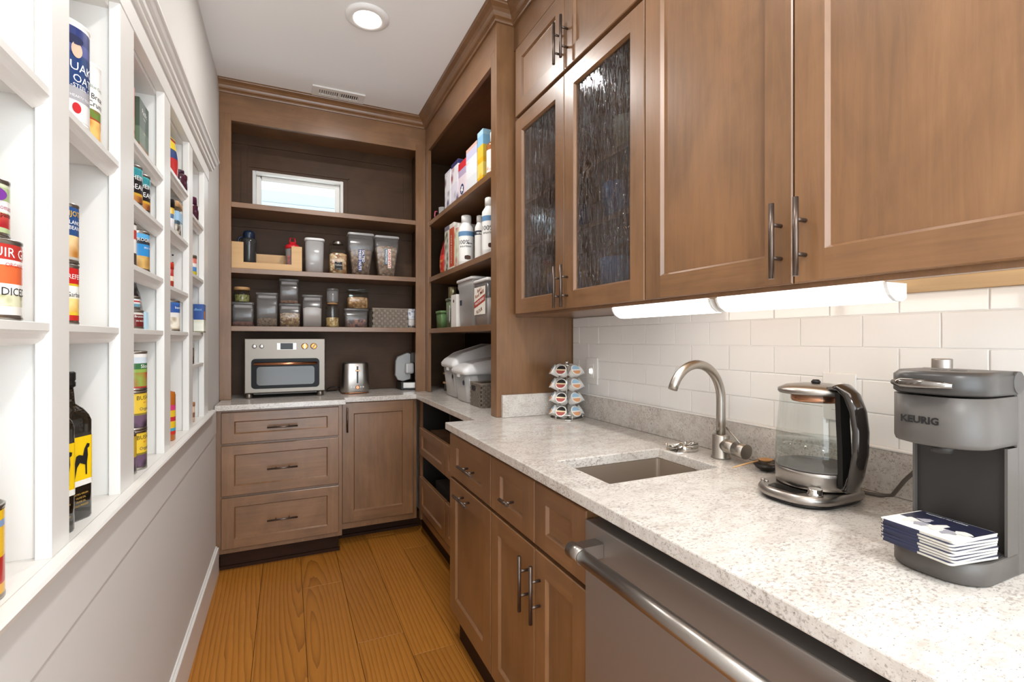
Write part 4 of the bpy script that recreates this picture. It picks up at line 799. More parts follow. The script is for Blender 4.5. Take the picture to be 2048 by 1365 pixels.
# toaster
tx, ty = .412, 3.335
ts = thing('toaster', 'brushed steel toaster with copper lever and base next to the oven', 'toaster', (tx, ty, W0))
b = MB(); b.loft([[(px, py, zz) for px, py in rrect(w_, d_, .045, 6, tx, ty)] for w_, d_, zz in ((.172, .172, .925), (.176, .176, .93), (.168, .168, 1.108), (.160, .160, 1.116))]); b.build('toaster_body', STEEL, ts)
b = MB(); b.loft([[(px, py, zz) for px, py in rrect(.168, .168, .045, 6, tx, ty)] for zz in (.919, .925)]); b.build('base_plate', COPPER, ts)
for dx in (-.06, .06):
    for dy in (-.06, .06): MB().lathe([(.010, 0), (.010, .004)], (tx+dx, ty+dy, W0), 12).build('foot', COPPER, ts)
b = MB(); b.box((tx-.004+.007, ty-.0892, .985), (tx+.007+.006, ty-.0840, 1.095)); b.build('lever_slot', BLACK, ts)
b = MB(); b.box((tx-.004, ty-.104, 1.064), (tx+.020, ty-.088, 1.072)); b.build('lever', COPPER, ts, bev=.001)
k = MB().lathe([(.013, 0), (.013, .006), (.010, .008)], n=20).xf(Matrix.Translation((tx+.008, ty-.0865, .958)) @ Matrix.Rotation(PI/2, 4, 'X')); k.build('dial', COPPER, ts)
for dx in (-.030, -.014, .028, .044):
    k = MB().lathe([(.0045, 0), (.0045, .003)], n=12).xf(Matrix.Translation((tx+dx, ty-.086, .960)) @ Matrix.Rotation(PI/2, 4, 'X')); k.build('button', STEEL, ts)
for dy in (-.03, .03): b = MB(); b.box((tx-.055, ty+dy-.009, 1.1155), (tx+.055, ty+dy+.009, 1.117)); b.build('bread_slot', BLACK, ts)
tag(MB().tube([(tx-.09, ty+.05, .945), (tx-.12, ty+.06, .955), (tx-.15, ty+.07, .95), (tx-.17, ty+.09, .93), (tx-.17, ty+.12, .920), (tx-.10, ty+.15, .920)], .0035, 8).build('power_cord', BLACK), 'thin black cord looping on the worktop between oven and toaster', 'cord')
# slicer in the corner
sl = thing('food_slicer', 'grey and black food slicer standing in the corner behind the post', 'slicer', (.78, 3.40, W0))
b = MB(); b.prism([(.725, 3.36), (.840, 3.33), (.842, 3.50), (.725, 3.50)], W0, .972); b.build('base', BLACK, sl, bev=.006, seg=2)
b = MB(); b.prism([(.742, 3.351), (.838, 3.326), (.839, 3.332), (.743, 3.357)], .930, .968); b.build('front_plate', STEEL, sl, bev=.001)
pf = [(.690, 1.02), (.692, 1.12), (.705, 1.150), (.775, 1.178), (.800, 1.17), (.800, .99), (.745, .975), (.710, .985)]
MB().loft([[(px, yy, pz) for px, pz in pf] for yy in (3.37, 3.40)], sm=False).build('slicing_plate', mat('9b9a98', .4, .5, name='slicer_grey'), sl, bev=.004)
b = MB(); b.box((.755, 3.33, 1.03), (.815, 3.369, 1.105)); b.build('food_pusher', mat('b4b2b0', .35, .3, name='pale_grey_plastic'), sl, bev=.012, seg=3)
b = MB(); b.box((.80, 3.37, 1.10), (.842, 3.45, 1.178)); b.build('motor_housing', DGREY, sl, bev=.01, seg=2)
bl = thing('spice_grinder_stand', 'bamboo trimmed grinder tucked in the corner behind the flour bins', 'grinder', (1.02, 3.2, W0))
for zz in (.965, 1.03): MB().lathe([(.034, 0), (.034, .012)], (1.02, 3.2, zz), 20).build('bamboo_ring', BAMBOO, bl)
MB().lathe([(.026, 0), (.024, .05), (.026, .05+.012)], (1.02, 3.2, W0), 20).build('grinder_base', DGREY, bl); MB().lathe([(.026, 0), (.026, .0525)], (1.02, 3.2, .9773), 20).build('grinder_body', GLASS, bl); MB().lathe([(.028, 0), (.028, .055), (.02, .06)], (1.02, 3.2, 1.0423), 20).build('grinder_top', DGREY, bl)
# ------------------------------------------------------------------ side shelves
def side_box(label, u0, u1, x, dep, z, vt_, m, texts=(), **k):
    a = PX(u0, vt_, x)[1]; c = PX(u1, vt_, x)[1]; h = k.pop('h', None) or PX(u1, vt_, x)[2]-z
    return carton(label, x, x+dep, c+.002, a-.002, z, h, m, texts, **k)
z = SH1[0]
x = .925; y = 3.085
t = bin_('translucent round tub on the highest side shelf', 0, 0, 0, y-.035, z, .07, FROST, None, .85, rad=.033, xx=(.915, .985), hh=.085)
b = MB(); b.tube([(.914, 3.10, z+.06), (.900, 3.10, z+.06), (.896, 3.10, z+.03), (.906, 3.10, z+.008), (.918, 3.10, z+.01)], .004, 8); b.build('pink_handle', mat('c85a70', .4, name='pink_plastic'), t)
PUR = label_mat([(0, 'dcd8dc'), (.08, 'e8e6ea'), (.95, 'cfd0dc')], [(.08, .48, '46406a', 'eceaf0', 18), (.5, .92, '6a4a5a', 'f0eef2', 15)])
side_box('patterned purple and white box furthest along the highest side shelf', 889.5, 901, .905, .16, z, 337, PUR)
side_box('patterned purple and white box, second from the tub', 902, 916, .905, .16, z, 317, label_mat([(0, 'd0ccd8'), (.5, 'e8e4ec'), (.9, '3a3a6a')], [(.05, .5, '3c3a66', 'e8e4f0', 14), (.5, .9, 'a04a50', 'f0ecf2', 16)]))
t = side_box('red and white box with a round blue emblem', 916.5, 931.5, .905, .16, z, 315, label_mat([(0, 'd83a3a'), (.1, 'e8d8e0'), (.62, 'b8a8c4'), (.80, 'd03038')]))
yy = PX(924, 300, .9045)[1]; b = MB().lathe([(.0001, 0), (.030, 0)], n=24, caps=False); b.build('round_emblem', INKN, t, local=True).matrix_local = facing((.9044-.985, yy-t.location.y, .06), PI)
b = MB(); b.add([(.024*math.cos(a*PI/5)*(1 if a % 2 else .5), .024*math.sin(a*PI/5)*(1 if a % 2 else .5), .0003) for a in range(10)], [tuple(range(10))]); b.build('star_print', INKW, t, local=True).matrix_local = facing((.9044-.985, yy-t.location.y, .06), PI)
side_box('tall white box with lilac top between the red and yellow boxes', 932, 953.5, .905, .16, z, 280, label_mat([(0, '8ab4d4'), (.08, 'e4e6ea'), (.75, 'c8c8e4'), (.92, 'e4b4a8')], [(.35, .7, 'e0b09c', 'eceef2', 14)]))
t = side_box('tall yellow and blue cereal box on the highest side shelf', 954.5, 966, .905, .12, z, 256, label_mat([(0, 'e8b41c'), (.5, 'e6c23c'), (.72, '88bcdc'), (.9, 'a8d0e4')], [(.15, .4, 'd08a18', 'f0d468', 20)]))
yb = ycan(977, .935, .030, 1) if False else 2.135
t = jar('amber syrup bottle with white label and white cap', .925, 2.150, z, .042, .215, .045, mat('9a5a24', .1, name='amber_glass', coat=.6), WPL, cat='bottle', name='syrup_bottle', neck=.55, paper=(label_mat([(0, 'e9e6e2')], [(.1, .4, 'c87a30', 'ece8e0', 30)]), .08, .72))
pouch('pale blue packet leaning behind the amber bottle', 1.02, 2.13, z, .10, .05, .30, M1('a8c4d8'), a=1.2)
z = SH1[1]
pouch('glossy red crisp packet at the far end of the second side shelf', .935, 3.02, z, .11, .06, .215, label_mat([(0, 'b02a24'), (.25, 'c83a2c'), (.6, 'a01c1c')], [(.1, .45, 'd8a83c', 'a82420', 22)], rough=.2), a=1.4)
side_box('thin patterned green and grey box on the second side shelf', 889, 898, .905, .15, z, 450, label_mat([(0, 'a8a49c'), (.9, '6a6a7a')], [(.05, .9, '4a5a3c', 'd8d4c8', 22)]))
t = side_box('orange-red box with white lettering on the second side shelf', 898.5, 907.5, .905, .15, z, 444, label_mat([(0, 'e4ddd4'), (.08, 'c04a24'), (.90, 'e4ddd4')]), [])
text_obj('PROTEIN BARS', .022, INKW, t, facing((-.0758, 0, .13), PI) @ Matrix.Rotation(PI/2, 4, 'Z'), w_=.17)
side_box('pale box with pink and green print beside the white tubs', 908, 915.5, .905, .15, z, 446, label_mat([(0, 'e0dcd4')], [(.05, .9, 'c46a6a', 'dfe4c8', 18)]))
def tub(label, u0, u1, x, z, h, band, grp, txt, sub=''):
    r_ = None; d0, d1_ = ray(u0, 0), ray(u1, 0); n0, n1 = math.hypot(*d0[:2]), math.hypot(*d1_[:2])
    a0, a1 = math.atan2(d0[1], d0[0]), math.atan2(d1_[1], d1_[0]); am, hf = (a0+a1)/2, (a0-a1)/2
    # centre at depth x + r
    rr_ = .06
    for _ in range(20): L = (x+rr_)/math.cos(am); rr_ = L*math.sin(hf)
    cx, cy_ = L*math.cos(am), L*math.sin(am)
    t = thing('protein_tub', label, 'tub', (cx, cy_, z), 0, grp); r0 = rr_
    MB().lathe([(r0*.9, 0), (r0, .008), (r0, h*.70), (r0*.96, h*.76), (r0*.62, h*.84), (r0*.58, h*.86)], (cx, cy_, z+.0003), 32).build('tub_body', WPL, t)
    MB().lathe([(r0*.64, h*.86), (r0*.64, h*.985), (r0*.58, h)], (cx, cy_, z+.0003), 32).build('screw_lid', WPL, t)
    MB().lathe([(r0*1.004, h*.585), (r0*1.004, h*.675)], (cx, cy_, z), 32, caps=False).build('colour_band', band, t)
    MB().lathe([(r0*1.003, h*.10), (r0*1.003, h*.585)], (cx, cy_, z), 32, caps=False).build('paper_label', label_mat([(0, 'eceae6')]), t)
    a = math.atan2(-cy_, -cx)
    for s, sz, zz, mm, da in txt: text_obj(s, sz, mm, t, facing((r0*1.006*math.cos(a+da), r0*1.006*math.sin(a+da), h*zz), a+da), bend=r0*1.006, bold=.0004)
    if sub: MB().add([(.018*math.cos(q*PI/4)*(1+.25*(q % 2)), .013*math.sin(q*PI/4), 0) for q in range(8)], [tuple(range(8))]).build('chocolate_print', M1('4a2c22'), t, local=True).matrix_local = facing((r0*1.008*math.cos(a+.15), r0*1.008*math.sin(a+.15), h*.17), a+.15)
    return t
BB = M1('5f86ac'); NB = M1('2a3140')
T1 = [('100%', .034, .46, INKK, -.35), ('ISOLATED', .012, .38, INKK, -.30), ('PROTEIN', .008, .44, NB, .45), ('25G', .010, .38, NB, .45)]
tub('white protein tub with blue band next to the pale box', 917, 948.5, .895, z, .295, BB, 'white protein tubs', T1, 'x')
tub('white protein tub with dark band, between the two blue-banded tubs', 949.5, 970, .935, z, .262, NB, 'white protein tubs', [('WHEY', .014, .62, INKW, 0)])
tub('white protein tub with blue band nearest the end panel, largest of three', 963.5, 998, .885, z, .292, BB, 'white protein tubs', T1, 'x')
z = SH1[2]
bin_('small green plastic box at the far end of the third side shelf', 0, 0, 0, 3.0, z, .12, mat('5a7a4c', .4, name='green_plastic'), mat('6a8a5a', .4, name='green_lid'), .92, xx=(.905, .965), hh=.115)
t = bin_('sage green insulated jug with round handle window', 0, 0, 0, 2.830, z, .11, mat('6f7c64', .4, name='sage_plastic'), mat('8a9080', .3, .5, name='sage_lid'), .94, xx=(.915, .985), hh=.185, rad=.02, name='jug', cat='jug')
MB().lathe([(.030, 0), (.030, .068), (.026, .072)], (.955, 2.89, z+.1862), 24).build('steel_cup', mat('a29a78', .3, .8, name='brass_steel'), t)
b = MB().loft([[(.9145-k*.0016, 2.84+px, z+.085+pz) for px, pz in rrect(.030-.012*k, .11-.012*k, .014, 5)] for k in (0, 1)]); b.build('handle_plate', mat('d8d8d2', .4, name='pale_inset'), t)
bin_('dark grey lidded canister behind the white bag', 0, 0, 0, 2.78, z, .08, DGREY, BLACK, .95, xx=(1.02, 1.09), hh=.235, rad=.02)
t = carton('white carton with a small round hole beside the sage jug', .900, .99, 2.665, 2.762, z, .192, mat('e2ddd6', .6, name='white_card'))
MB().lathe([(.0001, 0), (.010, 0)], n=20, caps=False).build('hole', BLACK, t, local=True).matrix_local = facing((-.0453, 0, .155), PI)
t = bin_('tall translucent pitcher container with white lid on the third side shelf', 0, 0, 0, 2.39, z, .27, FROST, LIDP, .86, xx=(.895, 1.03), hh=.268, rad=.02, lip=.006, step=.8)
b = MB(); b.box((.9015, 2.575, z+.12), (.903, 2.605, z+.15)); b.build('dark_sticker', NB, t)
t = bin_('clear container of flour with diagonal orange and brown label', 0, 0, 0, 2.175, z, .195, PLAST, LIDP, .92, mat('e3ded8', .85, name='white_flour'), .62, xx=(.892, 1.03), hh=.235, rad=.012, name='flour_container')
b = MB(); b.box((.8908, 2.195, z+.055), (.8918, 2.345, z+.195)); b.build('paper_label', M1('ece6da'), t)
cy_ = 2.2725
b = MB(); b.add([(.8904, 2.345, z+.088), (.8904, 2.195, z+.120), (.8904, 2.195, z+.155), (.8904, 2.345, z+.120)], [(0, 1, 2, 3)]); b.build('label_stripe', M1('a8402c'), t)
R = Matrix.Rotation(-.0, 4, 'Z')
for s, sz, pz, mm, ww in (("Bob's", .022, .180, M1('9a4a20'), .06), ('Red Mill', .026, .158, M1('9a4a20'), .12), ('WHITE BREAD', .019, .121, INKW, .125), ('FLOUR', .024, .074, M1('7a4020'), .08)):
    text_obj(s, sz, mm, t, facing((.8900-.961, 2.27-cy_, pz), PI) @ Matrix.Rotation(.22, 4, 'Z'), w_=ww, bold=.0004)
bin_('second clear container with white lid, half hidden by the shelf stile', 0, 0, 0, 2.035, z, .125, PLAST, LIDP, .92, mat('e0dcd8', .85, name='white_sugar'), .6, xx=(.93, 1.06), hh=.24, rad=.012)
# big bins and basket on the side worktop
def rice_bin(label, x0, x1, y0, y1, h, stk, rise):
    t = thing('flour_bin', label, 'bin', ((x0+x1)/2, (y0+y1)/2, W0)); cx, cy_ = (x0+x1)/2, (y0+y1)/2; w_, d_ = x1-x0, y1-y0; z = W0
    def rg(k, zz, r=.03, sh=0): return [(px+sh, py, zz) for px, py in rrect(w_*k, d_*k, r, 5, cx, cy_)]
    MB().loft([rg(.80, z+.0), rg(.84, z+.006), rg(.96, z+h*.74)]).build('bin_body', FROST, t)
    MB().loft([rg(.79, z+.003), rg(.80, z+.007), rg(.885, z+h*.42)]).build('flour', mat('d8cdbf', .85, name='bin_flour'), t)
    # domed lid running across, higher at the back
    L = []
    for zz, k in ((.70, 1.0), (.74, 1.03), (.80, 1.03)): L.append(rg(k, z+h*zz))
    L.append([(px, py, z+h*.87+rise*.6*min(1, (px-x0)/w_*2)) for px, py in rrect(w_*.94, d_*.92, .03, 5, cx, cy_)]); L.append([(px, py, z+h*.90+(h*.1+rise)*min(1, max(0, (px-x0)/w_*1.8))) for px, py in rrect(w_*.74, d_*.70, .03, 5, cx, cy_)])
    MB().loft(L).build('lid', LIDP, t)
    b = MB(); b.box((x0+.0, cy_-.018, z+h*.62), (x0+.012, cy_+.018, z+h*.78)); b.build('lid_latch', LIDP, t, bev=.004)
    MB().lathe([(.0001, 0), (.014, 0), (.014, .001), (.0001, .001)], n=16, caps=False).build('round_sticker', stk, t, local=True).matrix_local = facing((x0+.012-cx, y0+.05-cy_, h*.50), PI)
    return t
rice_bin('larger white-lidded flour bin on the side worktop, further back', .905, 1.24, 2.735, 2.985, .262, INKK, .065)
rice_bin('smaller white-lidded flour bin on the side worktop, in front of the larger', .885, 1.24, 2.480, 2.715, .228, NB, .03)
basket('grey woven basket with handle slot beside the smaller flour bin', .908, 1.13, 2.295, 2.455, W0, .128, 11, wt_=.013, slot=((.9068, 2.375, W0+.085), (.9078, 2.425, W0+.110)))
# inside the open trays
t = pouch('brown paper bag standing up in the upper pull-out tray', .98, 2.77, .5660, .16, .07, .20, mat('8a6a50', .8, noise=.3, nscale=25, name='brown_paper'), a=1.2, name='paper_bag')
carton('low brown cardboard box in the upper pull-out tray', .84, .93, 2.80, 3.005, .5660, .12, mat('7d5c42', .8, noise=.2, nscale=10, name='cardboard'), name='cardboard_box')
pouch('striped bread bag lying in the upper pull-out tray near the worktop corner', .93, 2.63, .5660, .11, .07, .11, mat('8f8a88', .4, noise=.4, nscale=60, name='striped_film'), a=1.5, name='bread_bag')
carton('dark lidded box in the lower pull-out tray', .86, 1.10, 2.70, 2.95, .2080, .17, DGREY, name='storage_box')
# ------------------------------------------------------------------ worktop things on the right
WT = .9152
# sockets on the tiles
def socket(label, y0, y1, z0, z1, duplex):
    t = thing('wall_socket', label, 'socket', (1.2695, (y0+y1)/2, (z0+z1)/2)); ym = (y0+y1)/2
    b = MB(); b.box((1.2635, y0, z0), (1.2698, y1, z1)); b.build('cover_plate', WPL, t, bev=.002, seg=2)
    b = MB(); b.box((1.2615, ym-.0165, (z0+z1)/2-.033), (1.2634, ym+.0165, (z0+z1)/2+.033)); b.build('socket_insert', WPL, t, bev=.001)
    for k in (-1, 1):
        zc = (z0+z1)/2+k*.019
        for d_, w_ in ((-.0065, .0015), (.0065, .0012)): b = MB(); b.box((1.2612, ym+d_-w_/2, zc-.004), (1.2616, ym+d_+w_/2, zc+.004)); b.build('slot', BLACK, t)
    return t
t = socket('white wall socket beside the pod carousel', 1.782, 1.868, 1.068, 1.188, True)
b = MB(); b.box((1.2560, 1.818, 1.118), (1.2610, 1.834, 1.136)); b.build('night_light', mat('fffaf0', .5, emit=2, name='lit_sensor'), t)
t = socket('white wall socket behind the glass kettle', .712, .792, 1.066, 1.187, True)
pg = tag(MB().tube([(1.2605, .740, 1.15), (1.235, .742, 1.15)], .014, 14).build('plug', WPL), 'white plug in the socket behind the kettle', 'plug')
# pod carousel
cx, cy_ = 1.150, 1.855
ca = thing('pod_carousel', 'chrome wire carousel full of coffee pods in the worktop corner', 'carousel', (cx, cy_, WT))
b = MB()
for rr_, zz in ((.074, .003), (.071, .024)): b.tube([(cx+rr_*math.cos(a*PI/16), cy_+rr_*math.sin(a*PI/16), WT+zz) for a in range(32)], .0028, 8, closed=True)
for k in range(6): a = k*PI/3+.3; b.tube([(cx+.073*math.cos(a), cy_+.073*math.sin(a), WT+.003), (cx+.071*math.cos(a), cy_+.071*math.sin(a), WT+.024)], .0022, 6); b.tube([(cx+.071*math.cos(a), cy_+.071*math.sin(a), WT+.024), (cx, cy_, WT+.024)], .0018, 6)
b.build('base_ring', CHROME, ca, weld=False)
b = MB(); b.tube([(cx, cy_, WT+.02), (cx, cy_, WT+.245)], .0035, 10); b.build('pole', CHROME, ca)
MB().lathe([(.0005, -.008), (.005, -.0065), (.008, 0), (.005, .0065), (.0005, .008)], (cx, cy_, WT+.252), 16).build('ball_finial', CHROME, ca)
b = MB(); b.tube([(cx+.034*math.cos(a*PI/12), cy_+.034*math.sin(a*PI/12), WT+.240) for a in range(24)], .0018, 6, closed=True); b.build('top_ring', CHROME, ca)
pm_w = WPL; F1, F2, F3 = M1('1c1a1a'), M1('f0d8b0'), M1('a8524a'); G1, G2, G3 = M1('a4c8e0'), M1('f4f0e8'), M1('e8a878')
def pod_proto(cols, label, grp):
    t = thing('coffee_pod', label, 'coffee pod', (0, 0, 0), 0, grp)   # local: +X outwards, lid tilted up 32 degrees
    R = Matrix.Rotation(-math.radians(33), 4, 'Y'); T = Matrix.Translation((.066, 0, 0))
    toX = Matrix.Rotation(PI/2, 4, 'Y')
    MB().lathe([(.0165, -.042), (.018, -.040), (.0225, -.002), (.0225, -.001)], n=20).xf(T @ R @ toX).build('pod_cup', WPL, t, local=True)
    q = MB().lathe([(.0225, -.002), (.0255, -.0015), (.0258, 0), (.0245, .0008), (.0001, .0008)], n=28, caps=False).xf(T @ R @ toX).build('foil_lid', WPL, t, local=True)
    r2_ = .0215
    for i, (za, zb_) in enumerate(((.003, .0213), (-.0035, .003), (-.0203, -.0035))):
        pts = []
        for s_ in (1, -1):
            zs = [za+(zb_-za)*k/5 for k in range(6)]; zs = zs if s_ == 1 else zs[::-1]
            pts += [(.0013, s_*math.sqrt(max(0, r2_**2-zz*zz)), zz) for zz in zs]
        MB().add(pts, [tuple(range(len(pts)))]).xf(T @ R).build('lid_print', cols[i], q, local=True)
    return t
va = math.atan2(-cy_, -cx); pods = {}
tiers = [.222, .161, .100, .040]; nm = ['top', 'second', 'third', 'bottom']
ANG = {0: ('dark', 'facing the room'), 1: ('blue', 'facing the tap'), 2: ('blue', 'turned to the tiles'), 3: ('dark', 'at the back by the tiles'), 4: ('dark', 'at the back by the end panel'), 5: ('blue', 'at the left edge')}
for ti, zt_ in enumerate(tiers):
    for k in range(6):
        kind, wh = ANG[k]; a = va-math.radians(22)+k*PI/3
        lb = '%s-lidded coffee pod in the %s tier, %s' % ('black and red' if kind == 'dark' else 'pale blue', nm[ti], wh)
        if kind not in pods:
            pods[kind] = pod_proto((F1, F2, F3) if kind == 'dark' else (G1, G2, G3), lb, 'coffee pods in the carousel'); o = pods[kind]; o.location = (cx, cy_, WT+zt_); o.rotation_euler = (0, 0, a)
        else: dup(pods[kind], (cx, cy_, WT+zt_), a, lb)
# tap
fx, fy = 1.192, 1.048
fc = thing('kitchen_tap', 'brushed nickel gooseneck tap behind the sink', 'tap', (fx, fy, WT))
MB().lathe([(.0275, 0), (.0275, .004), (.0245, .006), (.0245, .068), (.022, .071), (.0001, .071)], (fx, fy, WT), 32).build('tap_body', NICKEL, fc)
pts = [(fx, fy, WT+.068), (fx, fy, 1.03), (fx, fy, 1.085)]+[(fx-.098+.098*math.cos(a), fy+0.01*math.sin(a)*0, 1.092+.106*math.sin(a)) for a in [math.radians(d_) for d_ in range(0, 168, 8)]]
b = MB().tube(pts, .0132, 20); b.build('spout', NICKEL, fc)
MB().tube([(fx, fy-.005, .956), (fx-.004, fy-.055, .954)], .0205, 24).build('valve_housing', NICKEL, fc)
q = MB().tube([(fx-.004, fy-.056, .954), (fx-.007, fy-.094, .952)], .0215, 24).build('lever_knob', NICKEL, fc)
MB().tube([(fx-.010, fy-.080, .970), (fx-.012, fy-.030, 1.012)], .0028, 8).build('lever_rod', NICKEL, q)
# chrome gadget by the sink
gt = thing('cocktail_strainer', 'small chrome strainer with curved rim lying by the back edge of the sink', 'strainer', (1.165, 1.165, WT))
arc = [(1.168+.040*math.cos(a), 1.160+.030*math.sin(a)) for a in [math.radians(d_) for d_ in range(-120, 121, 15)]]
poly = arc+[(1.130, 1.198), (1.112, 1.192)]; poly = [(1.113, 1.146), (1.130, 1.136)]+poly
b = MB()
for (xa, ya), (xb, yb_) in zip(poly[1:], poly[2:]+[]):
    b.add([(xa, ya, WT), (xb, yb_, WT), (xb, yb_, WT+.021), (xa, ya, WT+.021)], [(0, 1, 2, 3)], 0, True)
o = b.build('curved_rim', CHROME, gt); md = o.modifiers.new('s', 'SOLIDIFY'); md.thickness = .0015
b = MB(); b.prism([(p[0]*.98+1.16*.02, p[1]*.98+1.165*.02) for p in poly], WT, WT+.0015); b.build('plate', CHROME, gt)
b = MB(); b.tube([(1.125, 1.178, WT+.014), (1.15, 1.172, WT+.022), (1.175, 1.155, WT+.016), (1.205, 1.150, WT+.022)], .0035, 8); b.tube([(1.128, 1.152, WT+.014), (1.155, 1.152, WT+.020), (1.18, 1.172, WT+.017), (1.203, 1.175, WT+.022)], .0035, 8); b.build('crossed_arm', CHROME, gt, weld=False)
MB().lathe([(.004, 0), (.005, .006), (.002, .012)], (1.165, 1.163, WT+.018), 10).build('pivot', CHROME, gt)
# shell dish and wooden spoon
sd = thing('spoon_rest', 'dark fluted shell-shaped spoon rest behind the kettle base', 'spoon rest', (1.190, .893, WT))
n = 28; rings = []
for rr_, zz in ((.004, .0015), (.018, .002), (.030, .008), (.038, .020), (.0395, .021), (.031, .010), (.018, .0005), (.004, .0)):
    rings.append([(1.190+(rr_*(1+.05*(i % 2)*(rr_ > .02)))*math.cos(2*PI*i/n), .893+(rr_*(1+.05*(i % 2)*(rr_ > .02)))*math.sin(2*PI*i/n)*.85, WT+.0003+zz) for i in range(n)])
MB().loft(rings, sm=True).build('shell_bowl', mat('4c4845', .3, .8, name='dark_pewter'), sd)
ws = thing('wooden_spoon', 'small wooden spoon resting in the shell-shaped dish', 'spoon', (1.15, .905, WT+.02))
MB().tube([(1.088, .918, WT+.013), (1.12, .912, WT+.019), (1.165, .902, WT+.0265)], [.0018, .0022, .003], 8).build('spoon_handle', BAMBOO, ws)
MB().lathe([(.002, -.004), (.012, -.002), (.017, .003), (.0155, .0035), (.010, 0), (.002, -.002)], (1.186, .895, WT+.0275), 20, sx=1.25).build('spoon_bowl', mat('c08e5a', .5, name='warm_wood'), ws)
# kettle and its base
kx, ky = 1.100, .704
kb = thing('kettle_base', 'oval brushed steel kettle base with small screen and dial', 'kettle base', (1.088, .705, WT))
def kr(w_, d_, z, r): return [(px, py, z) for px, py in rrect(w_, d_, r, 8, 1.080, .705)]
MB().loft([kr(.196, .145, WT, .06), kr(.212, .160, WT+.008, .068)]).build('rubber_foot', BLACK, kb)
MB().loft([kr(.212, .160, WT+.0085, .068), kr(.220, .167, WT+.013, .072), kr(.219, .166, WT+.020, .072), kr(.211, .158, WT+.0265, .070), kr(.207, .154, WT+.0275, .069)]).build('base_shell', STEEL, kb)
ka = math.atan2(-.55, -.84)
def onb(dx, dy): return Vector((1.088+dx, .705+dy, WT+.0305))
b = MB(); p = [(.9945, .735), (.9995, .668), (1.012, .6675), (1.0095, .738)]
p = [(1.002, .742), (1.005, .676), (1.021, .672), (1.017, .745)]
b = MB(); b.prism([(.988, .740), (.988, .676), (1.019, .668), (1.017, .746)], WT+.0270, WT+.0283); b.build('screen', dk, kb)
for dy in (.765, .778):
    MB().lathe([(.005, 0), (.005, .003), (.004, .004)], (1.012+(dy-.765)*.4, dy-.003, WT+.0268), 14).build('button', STEEL, kb)
MB().lathe([(.015, 0), (.0155, .004), (.0135, .006), (.0135, .013), (.012, .014)], (1.016, .652, WT+.0270), 24).build('dial', CHROME, kb)
kt = thing('glass_kettle', 'glass electric kettle with steel band and dark curved handle', 'kettle', (kx, ky, WT+.0295)); zk = WT+.0300
MB().lathe([(.078, 0), (.080, .002), (.0805, .010), (.0815, .030), (.0813, .038)], (kx, ky, zk), 48).build('steel_band', STEEL, kt)
MB().lathe([(.0818, .0382), (.0818, .0422)], (kx, ky, zk), 48).build('seal_ring', DGREY, kt)
MB().lathe([(.0812, .0425), (.0818, .070), (.079, .120), (.074, .170), (.0715, .206)], (kx, ky, zk), 48, caps=False).build('glass_body', GLASS, kt)
MB().lathe([(.0803, .070), (.0785, .098), (.0001, .098)], (kx, ky, zk), 48, caps=False).build('water', glassm('water', 'f4f8f8', .01, .03), kt)
MB().lathe([(.0735, .204), (.076, .207), (.076, .214), (.060, .222), (.030, .226), (.0001, .226)], (kx, ky, zk), 48).build('lid', STEEL, kt)
MB().lathe([(.048, .186), (.050, .190), (.050, .2038)], (kx, ky, zk), 32).build('lid_collar', COPPER, kt)
b = MB().lathe([(.008, 0), (.010, .004), (.006, .009)], (kx, ky, zk+.226), 16); b.build('lid_button', BLACK, kt)
hd = math.atan2(-.929, -.375); dx, dy = math.cos(hd), math.sin(hd); nx, ny = -dy, dx
HM = mat('3a3532', .12, .6, name='dark_chrome_handle', coat=.6)
prof = [(.060, .220, .020), (.086, .224, .019), (.108, .210, .018), (.124, .180, .0175), (.131, .140, .017), (.130, .095, .0165), (.120, .050, .016), (.106, .018, .015), (.094, .014, .013)]
rings = []
for i, (rr_, zz, hw) in enumerate(prof):
    j, k = max(0, i-1), min(len(prof)-1, i+1); tr, tz = prof[k][0]-prof[j][0], prof[k][1]-prof[j][1]; L = math.hypot(tr, tz); tr, tz = tr/L, tz/L; mr, mz = tz, -tr
    rings.append([(kx+dx*(rr_+.0095*math.cos(q)*mr)+nx*hw*math.sin(q), ky+dy*(rr_+.0095*math.cos(q)*mr)+ny*hw*math.sin(q), zk+zz+.0095*math.cos(q)*mz) for q in [2*PI*s_/16 for s_ in range(16)]])
MB().loft(rings).build('handle', HM, kt)
b = MB(); rings = [[(kx+dx*(rr_+a_)+nx*w_, ky+dy*(rr_+a_)+ny*w_, zk+zz) for a_, w_ in ((0, -.012), (.012, -.010), (.012, .010), (0, .012))] for rr_, zz in ((.083, .012), (.083, .05), (.0815, .10), (.0775, .155), (.075, .214))]
b.loft(rings, sm=False).build('handle_spine', BLACK, kt)
tag(MB().tube([(1.185, .672, WT+.012), (1.205, .655, WT+.006), (1.218, .635, WT+.0045), (1.225, .615, WT+.010), (1.222, .590, WT+.05), (1.226, .565, WT+.085), (1.240, .530, WT+.105), (1.245, .48, WT+.100), (1.246, .42, WT+.05), (1.244, .38, WT+.006)], .0042, 10).build('power_cord', mat('5c544e', .4, name='grey_cord')), 'grey power cord rising from the kettle base behind the coffee maker', 'cord')
